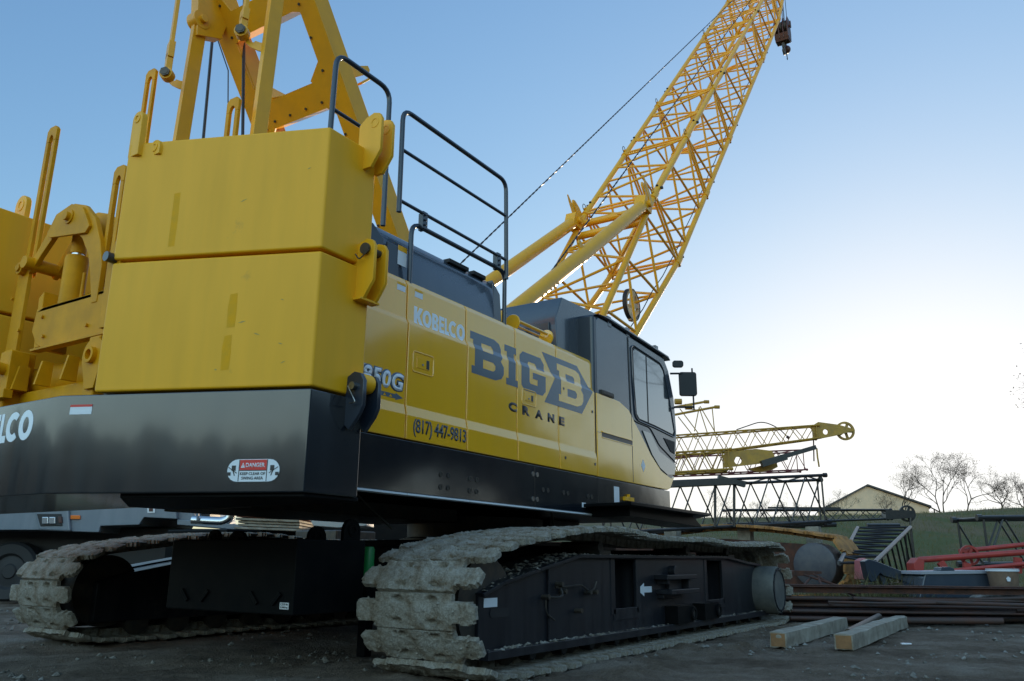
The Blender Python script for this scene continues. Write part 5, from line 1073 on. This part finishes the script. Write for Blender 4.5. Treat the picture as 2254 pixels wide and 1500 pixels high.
# ---- pile of rusty pipes and flat bars
G_P = 'rusty pipes and bars in the pile on the dirt'
pp = [(-.16, 0, .03), (.08, 1, .035), (.33, 2, .03), (.50, 3, .035), (.20, 3, .03), (-.06, 1, .03), (.7, 1, .05), (.62, 2, .04), (.05, 3, .03)]+[(-.10, 0, .05), (.02, 0, .045), (.14, 0, .05), (.27, 0, .045), (.40, 0, .05), (.52, 0, .04), (.64, 0, .05), (-.03, 1, .045), (.10, 1, .04), (.22, 1, .05), (.35, 1, .045), (.47, 1, .045), (.60, 1, .04), (.04, 2, .04), (.17, 2, .045), (.30, 2, .04), (.43, 2, .04), (.55, 2, .045), (.12, 3, .035), (.26, 3, .04), (.40, 3, .035)]
rr = random.Random(21); base = on_z(1990, 1370, 0)
desc = ['lowest layer', 'second layer', 'third layer', 'top layer']
for k, (v, lay, r_) in enumerate(pp):
    off0, off1 = rr.uniform(-.18, .18), rr.uniform(-.38, .38); s0 = -1.55+rr.uniform(-.5, .4)-lay*.05; s1 = 3.4+rr.uniform(-.8, 1.2); 
    if lay == 0 and v < .1: s1 = 1.2+rr.uniform(-.2, .2)
    z = .04+lay*.072; dz = rr.uniform(-.012, .02)
    a_ = base+VR*s0+VF*(v+off0)+VZ*(z+dz); b_ = base+VR*s1+VF*(v+off1)+VZ*(z-dz*.5); m_ = a_.lerp(b_, .5)-VZ*rr.uniform(0, .012)
    q = MB(); q.tube([a_, m_, b_], r_*rr.choice((.5, .62, .75)), 12); q.tube([a_-VR*.001, a_-VR*.002], r_*.6, 10)
    tag(q.build('rusty_pipe', M['rustpipe']), 'rusty brown steel pipe lying in the long low pile behind the timbers', 'pipe', G_P)
for k, (v, z, h_) in enumerate(((.02, .34, .07), (.30, .36, .06), (.55, .37, .05))):
    a_ = base+VR*(-1.7)+VF*v+VZ*z; b_ = base+VR*(4.2)+VF*(v+.1)+VZ*(z-.02); q = MB(); q.bar(a_, b_, .11, .008); q.bar(a_+VZ*h_*.5, b_+VZ*h_*.5, .008, h_); q.bar(a_+VZ*h_, b_+VZ*h_, .11, .008)
    tag(q.build('rusty_beam', M['rust']), ['nearest', 'middle', 'farthest'][k]+' long rusty I beam lying on top of the pipe pile', 'steel beam', 'rusty beams on the pipe pile')
for k in range(8):
    s0 = rr.uniform(-1.2, 2.4); v0 = rr.uniform(-.12, .2); z = rr.uniform(.10, .30); L_ = rr.uniform(1.2, 2.6); an = rr.uniform(-.22, .22)
    a_ = base+VR*s0+VF*v0+VZ*z; b_ = a_+VR*L_*math.cos(an)+VF*L_*math.sin(an)*.8+VZ*rr.uniform(-.08, .06); b_.z = max(.03, b_.z); q = MB(); q.tube([a_, (a_+b_)*.5-VZ*.01, b_], rr.choice((.012, .016, .022)), 8)
    tag(q.build('thin_rod', M['rustpipe']), 'thin rusty rod lying askew in the pipe pile', 'rod', 'thin rods in the pipe pile')
# ---- timbers, rod, scraps
def timber(label, x0, x1, y, w_, h_, yaw, seed):
    t = empty('timber_beam', (x0, y, -.01), yaw); tag(t, label, 'timber', 'timbers lying on the dirt'); rr = random.Random(seed); L = x1-x0
    bm = bmesh.new(); bmesh.ops.create_cube(bm, size=1, matrix=Matrix.Translation((L/2, 0, h_/2)) @ Matrix.Diagonal((L, w_, h_, 1))); bmesh.ops.subdivide_edges(bm, edges=bm.edges, cuts=9, use_grid_fill=True)
    for v in bm.verts:
        n_ = noise.noise_vector(Vector((v.co.x*3, v.co.y*14, v.co.z*14+seed)))*.008; v.co += n_
        if abs(abs(v.co.y)-w_/2) < .02 and v.co.z > h_*.8: v.co.z -= max(0, noise.noise(Vector((v.co.x*4, seed, 0))))*.03
    me = bpy.data.meshes.new('beam'); bm.to_mesh(me); bm.free(); link('beam', me, M['wood'], t)
    q = MB(); q.box((-.004, -w_/2+.012, .008), (.0, w_/2-.01, h_-.01)); q.build('end_grain', M['woodend'], t)
    return t
timber('left squared timber beam on the dirt, weathered pale with a split rotten end', .10, 2.62, -3.10, .14, .122, R(.4), 2)
timber('right squared timber beam on the dirt, with an orange brown sawn end', .24, 3.42, -3.60, .145, .122, R(.6), 8)
q = MB(); q.tube([(1.3, -3.42, .05), (3.3, -3.36, .10)], .036, 12); tag(q.build('iron_rod', M['darksteel']), 'dark iron rod resting between the two timber beams', 'iron rod')
p0 = on_z(1985, 1419, .012); q = MB(); q.prism([(0, 0), (.09, .01), (.10, .05), (.05, .07), (.01, .05)], p0, VR, VF, VZ, 0, .008); tag(q.build('paper_scrap', M['white']), 'small white scrap of paper on the dirt right of the timbers', 'litter')

# ---- grey truck and junk seen under the counterweight
DT = 13.2
Zt = lambda l: [(x/2.7157, 1080+y/2.7157) for x, y in l]
tr = empty('carrier_truck', at(150, 1240, DT+.5)*1.0); tr.location.z = 0; tl = tr.location.copy()
tag(tr, 'pale grey truck crane carrier with twin headlamps, seen under the counterweight at left', 'truck')
def tslab(name, pts, D, depth, m, parent, bevel=.01):
    o = slab(name, pts, D, depth, m, None, bevel); o.parent = parent
    loc = Vector((0, 0, 0)); par = parent
    while par: loc += par.location; par = par.parent
    o.location = -loc; return o
body = tslab('truck_body', Zt([(-400, 60), (1050, 60), (1055, 170), (860, 160), (830, 205), (600, 212), (590, 250), (415, 245), (225, 236), (-400, 236)]), DT, 2.2, M['truck'], tr)
tslab('bumper_corner', Zt([(195, 84), (405, 78), (420, 246), (228, 238)]), DT-.06, .3, M['truck'], tr, .03)
hl = tslab('headlamp_housing', Zt([(218, 140), (365, 140), (372, 212), (240, 214)]), DT-.075, .1, M['rubber'], tr)
def tob(name, q, m, parent, bevel=0):
    loc = Vector((0, 0, 0)); par = parent
    while par: loc += par.location; par = par.parent
    o = q.build(name, m, None, bevel); o.parent = parent; o.location = -loc; return o
for x in (268, 310): 
    q = MB(); P = pxpoly(Zt([(x-19, 158), (x+19, 158), (x+19, 200), (x-19, 200)]), DT-.10); q.add(P+[p+VF*.05 for p in P], [(0, 1, 2, 3), (4, 5, 6, 7), (0, 4, 5, 1), (1, 5, 6, 2), (2, 6, 7, 3), (3, 7, 4, 0)]); tob('headlamp', q, M['lamp'], tr, .012)
for P_ in ([(345, 155), (368, 155), (370, 195), (348, 195)],): tslab('marker_lamp', Zt(P_), DT-.09, .05, M['hook'], tr)
tslab('turn_signal', Zt([(352, 80), (392, 80), (388, 104), (356, 104)]), DT-.09, .06, M['amber'], tr, .008); tslab('side_marker', Zt([(420, 148), (477, 148), (477, 172), (420, 172)]), DT-.03, .06, M['amber'], tr, .008)
tslab('access_plate', Zt([(880, 84), (925, 84), (925, 134), (880, 134)]), DT-.012, .02, M['white'], tr, .004); tslab('access_recess', Zt([(890, 92), (914, 92), (914, 126), (890, 126)]), DT-.016, .02, M['hook'], tr, 0)
tslab('rear_body', Zt([(1056, 60), (1130, 60), (1166, 150), (1166, 185), (1056, 172)]), DT+.1, 2, M['truck'], tr); tslab('chassis_rail', Zt([(1058, 172), (1240, 188), (1560, 215), (1850, 245), (1850, 270), (1560, 246), (1058, 205)]), DT+.05, .8, M['truck'], tr)
tslab('mud_flap', Zt([(1166, 95), (1255, 95), (1255, 165), (1200, 180), (1166, 150)]), DT+.4, .5, M['rubber'], tr); tslab('catwalk_plate', Zt([(1305, 108), (1416, 118), (1416, 130), (1305, 122)]), DT, .5, M['white'], tr, .004)
q = MB(); q.tube(rounded([at(*p, DT+.1) for p in Zt([(1150, 178), (1240, 184), (1335, 188), (1375, 165), (1380, 135)])], .12), .075, 14); tob('exhaust_pipe', q, M['chrome'], tr)
q = MB(); q.tube([at(*p, DT) for p in Zt([(1182, 90), (1182, 180)])], .022, 8); tob('hand_post', q, M['truck'], tr)
for px in (28, -230, 420, 640):
    w0 = at(px, 1215, DT+.3); w0.z = .46
    q = MB(); q.lathe(w0, VF, [(.0, .0), (.24, 0), (.28, -.04), (.42, -.05), (.46, 0), (.46, .22), (.40, .26), (0, .26)], 32); w_ = tob('wheel', q, M['rubber'], tr)
    q = MB(); q.lathe(w0-VF*.01, VF, [(0, -.02), (.10, -.02), (.12, .0), (.22, .01), (.24, .04)], 24); tob('wheel_rim', q, M['rubber'], w_)
tslab('underbody_dark_fill', [(-300, 1160), (560, 1165), (560, 1256), (-300, 1258)], DT+.7, 1.2, M['rubber'], tr)  # black underside slab carried down low to fill the dark under the truck
tag(slab('dark_filler_box', [(566, 1147), (1120, 1150), (1120, 1262), (566, 1262)], 17.0, 1.5, M['black'], None, .02), 'low black trailer added for the dark behind the crane, right of the grey truck', 'filler')  # black box added to fill the dark gap beyond the crane
rr = random.Random(9)
for k in range(6):
    y0 = 1167-k*6.6; x0 = 512+rr.uniform(-6, 14); x1 = 672+rr.uniform(-14, 6)
    m_ = M['wood'] if k != 4 else mat('pink_painted_board', (.45, .20, .16), .7)
    tag(slab('timber_mat', [(x0, y0-7.5), (x1, y0-2), (x1, y0+3), (x0, y0-2.5)], 12.6+rr.uniform(-.1, .1), .9, m_, None, .006), ['bottom', 'second lowest', 'third lowest', 'third highest', 'second highest, pink edged', 'topmost'][k]+' flat timber mat of the stack behind the carbody', 'timber mat', 'stack of timber mats')
o = slab('pale_steel_tray', [(680, 1142), (752, 1142), (806, 1146), (806, 1158), (742, 1162), (690, 1158)], 12.2, .7, mat('pale_tray_paint', (.42, .43, .41), .5), None, .01); tag(o, 'pale steel tray lying right of the timber mat stack', 'steel tray')
q = MB(); p0 = at(741, 1150, 11.9); q.box((p0.x-.3, p0.y-.3, 0), (p0.x+.5, p0.y+.5, p0.z-.12)); tag(q.build('junk_crate', M['darksteel'], None, .02), 'dark steel crate carrying the pale steel tray', 'crate')
q = MB(); p0 = at(590, 1170, 13.0); q.box((p0.x-1.0, p0.y-.3, 0), (p0.x+1.2, p0.y+1.1, p0.z)); tag(q.build('mat_plinth', M['black'], None, .02), 'dark steel frame box under the stack of timber mats', 'steel box')
g = empty('green_drum'); tag(g, 'bright green plastic drum between the near track and the black carbody weight', 'drum'); p0 = at(811, 1240, 6.3)
q = MB(); z1 = at(816, 1204, 6.3).z; q.lathe((p0.x, p0.y, .54), ZV, [(0, 0), (.038, 0), (.042, .02), (.042, z1-.56), (.036, z1-.54), (0, z1-.54)], 24); q.build('drum_body', M['green'], g)
q = MB(); q.box((p0.x-.04, p0.y-.04, 0), (p0.x+.04, p0.y+.04, .54)); tag(q.build('drum_stand', M['black'], None, .01), 'black steel stand under the green drum between the tracks', 'stand')

# ---- barn on the hill
DB = 66
bn = empty('barn', at(1905, 1140, DB)); bn.location.z = 0; 
tag(bn, 'pale gabled metal barn on the crest of the hill, beyond the black jib', 'barn')
def bnp(px, py, dd=0): return at(px, py, DB+dd)
fl = [bnp(1815, 1122), bnp(1908, 1071), bnp(2044, 1117)]; zb_ = 2.5
fl[0] = bnp(1800, 1128); base_l = fl[0].copy(); base_l.z = zb_; base_r = fl[2].copy(); base_r.z = zb_
q = MB(); P = [base_l, base_r, fl[2], fl[1], fl[0]]; n = 5; dep = ((fl[1]-Vector(CAM))*Vector((1, 1, 0))).normalized()*14; q.add(P+[p+dep for p in P], [tuple(range(n)), tuple(range(n, 2*n))[::-1]]+[(i, n+i, n+(i+1) % n, (i+1) % n) for i in range(n)])
tob('wall', q, M['barn'], bn)
for a_, b_ in ((fl[0], fl[1]), (fl[1], fl[2])):
    ov = (b_-a_).normalized()*.15; q = MB(); P = [a_-VF*.2+VZ*.03-(ov if a_ is fl[0] else ov*0), b_-VF*.2+VZ*.03+(ov if b_ is fl[2] else ov*0)]; P = [P[0], P[1], P[1]+VZ*.14, P[0]+VZ*.14]; q.add(P+[p+dep+VF*.4 for p in P], [(0, 1, 2, 3), (7, 6, 5, 4), (0, 4, 5, 1), (1, 5, 6, 2), (2, 6, 7, 3), (3, 7, 4, 0)]); tob('roof', q, M['barnroof'], bn)
q = MB()
for k in range(3): p0 = at(2056+k*14, 1120+k*7, 64); q.tube([Vector((p0.x, p0.y, 2.6)), p0], .05, 6)
q.tube([at(2046, 1116, 64), at(2088, 1138, 64)], .05, 6); tag(q.build('wire_fence', M['bark']), 'short sloping post and rail fence against the sun glow right of the barn', 'fence')

# ---- trees
def tree(label, px, py_base, D, py_top, spread, seed, leaf, nleaf=700, stems=1, group='bare trees on the hill', leafsize=.038, levels=6, rad=.085, spot=None):
    rr = random.Random(seed); b0 = at(px, py_base, D); top = at(px, py_top, D).z; H = top-b0.z
    if spot: b0 = Vector((CAM[0]+math.cos(R(spot[0]))*spot[1], CAM[1]+math.sin(R(spot[0]))*spot[1], 0)); H = spot[2]
    root = empty('bare_tree', b0); tag(root, label, 'tree', group)
    q = MB(); leaves = MB(); tips = []
    def branch(p, d, L, r, lv):
        n = 3; pts = [p]; 
        for i in range(n):
            d = (d+Vector((rr.gauss(0, .16), rr.gauss(0, .16), rr.gauss(0.03, .08)))).normalized(); p = p+d*L/n; pts.append(p)
        q.tube(pts, r, 5 if lv > 2 else 4 if lv > 0 else 3, False, r*.62)
        if lv <= 1: tips.extend(pts[1:])
        if lv == 0: return
        k = rr.choice((2, 3, 3)) if lv > 1 else rr.choice((3, 4))
        for i in range(k):
            a = rr.uniform(0, 6.28); el = rr.uniform(.35, .80)*(spread); s = d.orthogonal().normalized(); s = Matrix.Rotation(a, 3, d) @ s
            nd = (d*math.cos(el)+s*math.sin(el)).normalized(); nd.z += .08; branch(pts[-1 if i < 2 else rr.choice((1, 2))], nd.normalized(), L*rr.uniform(.62, .82), r*.60, lv-1)
    for s_ in range(stems):
        tilt = Vector((rr.uniform(-.25, .25), rr.uniform(-.25, .25), 1)) if stems > 1 else Vector((rr.uniform(-.08, .08), 0, 1)); branch(Vector((s_*.3-.15*(stems-1), 0, 0)), tilt.normalized(), H*.30, rad*H/5, levels)
    zmax = max(t.z for t in tips); k = H/zmax; q.v = [(x*k, y*k, z*k) for x, y, z in q.v]
    q.build('trunk', M['bark'], root)
    for i in range(nleaf):
        t = rr.choice(tips)*k+Vector((rr.gauss(0, .12), rr.gauss(0, .12), rr.gauss(0, .12)))*H/5
        u = Vector((rr.gauss(0, 1), rr.gauss(0, 1), rr.gauss(0, 1))).normalized()*leafsize*H/5*rr.uniform(.5, 1.2); w = u.orthogonal().normalized()*u.length*.6; leaves.add([t-u, t-w, t+u, t+w], [(0, 1, 2, 3)])
    leaves.build('crown', leaf, root, smooth=False)
    return root
tree('tall bare tree with two stems, right of the barn on the crest', 2075, 1146, 60, 985, 1.0, 5, M['leaf_brown'], 2200, 2, rad=.05)
tree('tall slender bare tree with a rounded crown, second right of the barn', 2128, 1145, 61, 994, 1.0, 12, M['leaf_brown'], 2200, 1, rad=.06)
tree('leafier bare tree at the right edge of the photo on the crest', 2215, 1143, 62, 1036, 1.25, 23, M['leaf_brown'], 2200, 2)
tree('bare tree at the very right edge, half out of the frame', 2262, 1143, 60, 1040, 1.1, 31, M['leaf_brown'], 1800, 2)
tree('thin leaning tree with orange leaves just in front of the barn wall', 1996, 1150, 58, 1022, 1.25, 44, M['leaf_orange'], 1500, 2, rad=.06)
tree('orange leaved low tree covering the left of the barn wall', 1945, 1152, 57, 1080, 1.2, 52, M['leaf_orange'], 900, 2, rad=.06)
tree('small green leafed tree left of the barn roof', 1853, 1155, 55, 1072, 1.05, 61, M['leaf_green'], 1600, 2, rad=.06)
tree('broad dull green leafed tree behind the black lattice section, left of the barn', 1740, 1160, 50, 1082, 1.25, 70, M['leaf_green'], 2200, 3, rad=.06)
tree('second dull green tree behind the black lattice section', 1672, 1162, 50, 1085, 1.2, 75, M['leaf_green'], 1500, 2, rad=.06)
tree('sparse bare tree behind the black lattice section, next to the cab', 1575, 1165, 46, 1075, 1.0, 83, M['leaf_brown'], 700, 2, rad=.06)
tree('low leafy tree seen in the gap under the cab', 1420, 1170, 40, 1120, 1.2, 91, M['leaf_green'], 1200, 2, rad=.06)
tree('tall bare tree whose twigs poke in at the right edge against the sky', 2895, 1160, 30, 480, 1.0, 103, M['leaf_brown'], 1800, 1, levels=6, rad=.06, leafsize=.022)
tree('bare tree standing right of the yard, mirrored in the cab windows', 3000, 1160, 30, 480, 1.0, 111, M['leaf_brown'], 1500, 2, levels=6, rad=.06, spot=(-21, 27, 10.5))
# woodland behind the photographer (it is what the glossy panels mirror)
q = MB(); rr = random.Random(77)
for i in range(560):
    a = R(rr.uniform(-262, -17)); D = rr.uniform(38, 48); deg = -math.degrees(a)
    hh = float(np.interp(deg, [17, 22, 24, 26, 28, 31, 34, 37, 42, 60, 110, 140, 205, 262], [5.5, 7, 8.6, 11, 13.2, 13.5, 11.5, 9.6, 9.0, 12, 11, 6.5, 6.5, 6.0]))*rr.uniform(.85, 1.08)
    c_ = Vector((CAM[0]+math.cos(a)*D, CAM[1]+math.sin(a)*D, 0)); nb = 7
    prof = [(1.2, 0), (1.6, hh*.25), (2.0, hh*.5), (1.7, hh*.82), (1.2, hh*.95), (.05, hh)]
    if deg < 52:                                      # grown-out trees here: low scrub, bare stems, light between, crowns above
        q.lathe(c_, ZV, [(1.5, 0), (1.2, rr.uniform(1.6, 2.9)), (.1, 3.1)], 6); q.tube([c_, c_+VZ*hh*.6], .14, 5)
        prof = [(.1, hh*.50), (1.3, hh*.56), (1.8, hh*.72), (1.4, hh*.9), (.05, hh)]
    k0 = len(q.v); q.lathe(c_, ZV, [(r_*rr.uniform(.8, 1.3), z) for r_, z in prof], nb)
    for j in range(k0, len(q.v)): x, y, z = q.v[j]; q.v[j] = (x+rr.uniform(-.5, .5), y+rr.uniform(-.5, .5), max(0, z+rr.uniform(-.5, .5)))
o = q.build('woodland', M['wood_far'], smooth=False); tag(o, 'dark wood behind the photographer, mirrored in the glossy side panels', 'woodland', kind='stuff')
# ---- weeds and grass in front of the hill
q = MB(); rr = random.Random(13)
def blades(px0, px1, D0, D1, n, hmax):
    for i in range(n):
        D = rr.uniform(D0, D1); px = rr.uniform(px0, px1); p = at(px, 1240, D); p.z = max(-.02, hill_h(p.x, p.y) if D > 17 else -.02)
        h = rr.uniform(.3, 1)*hmax; l = Vector((rr.gauss(0, .3), rr.gauss(0, .3), 1)).normalized(); s_ = Vector((rr.gauss(0, 1), rr.gauss(0, 1), 0)).normalized()*.008
        m_ = p+l*h*.55; t_ = p+l*h+Vector((rr.gauss(0, .12), rr.gauss(0, .12), -.03))*h*1.5; q.add([p-s_, p+s_, m_+s_*.7, m_-s_*.7, t_], [(0, 1, 2, 3), (3, 2, 4)])
blades(1780, 2050, 10.9, 13.5, 3600, .42); blades(2020, 2260, 10.9, 11.5, 1300, .26); blades(2000, 2330, 13.3, 17, 2600, .28); blades(1600, 2600, 17, 26, 6000, .20); blades(1500, 2500, 26, 56, 14000, .26)
blades(1895, 2010, 12.0, 13.0, 900, .75)
tag(q.build('weeds', M['blade'], smooth=False), 'tall weeds and grass growing between the scrap steel', 'weeds', kind='stuff')
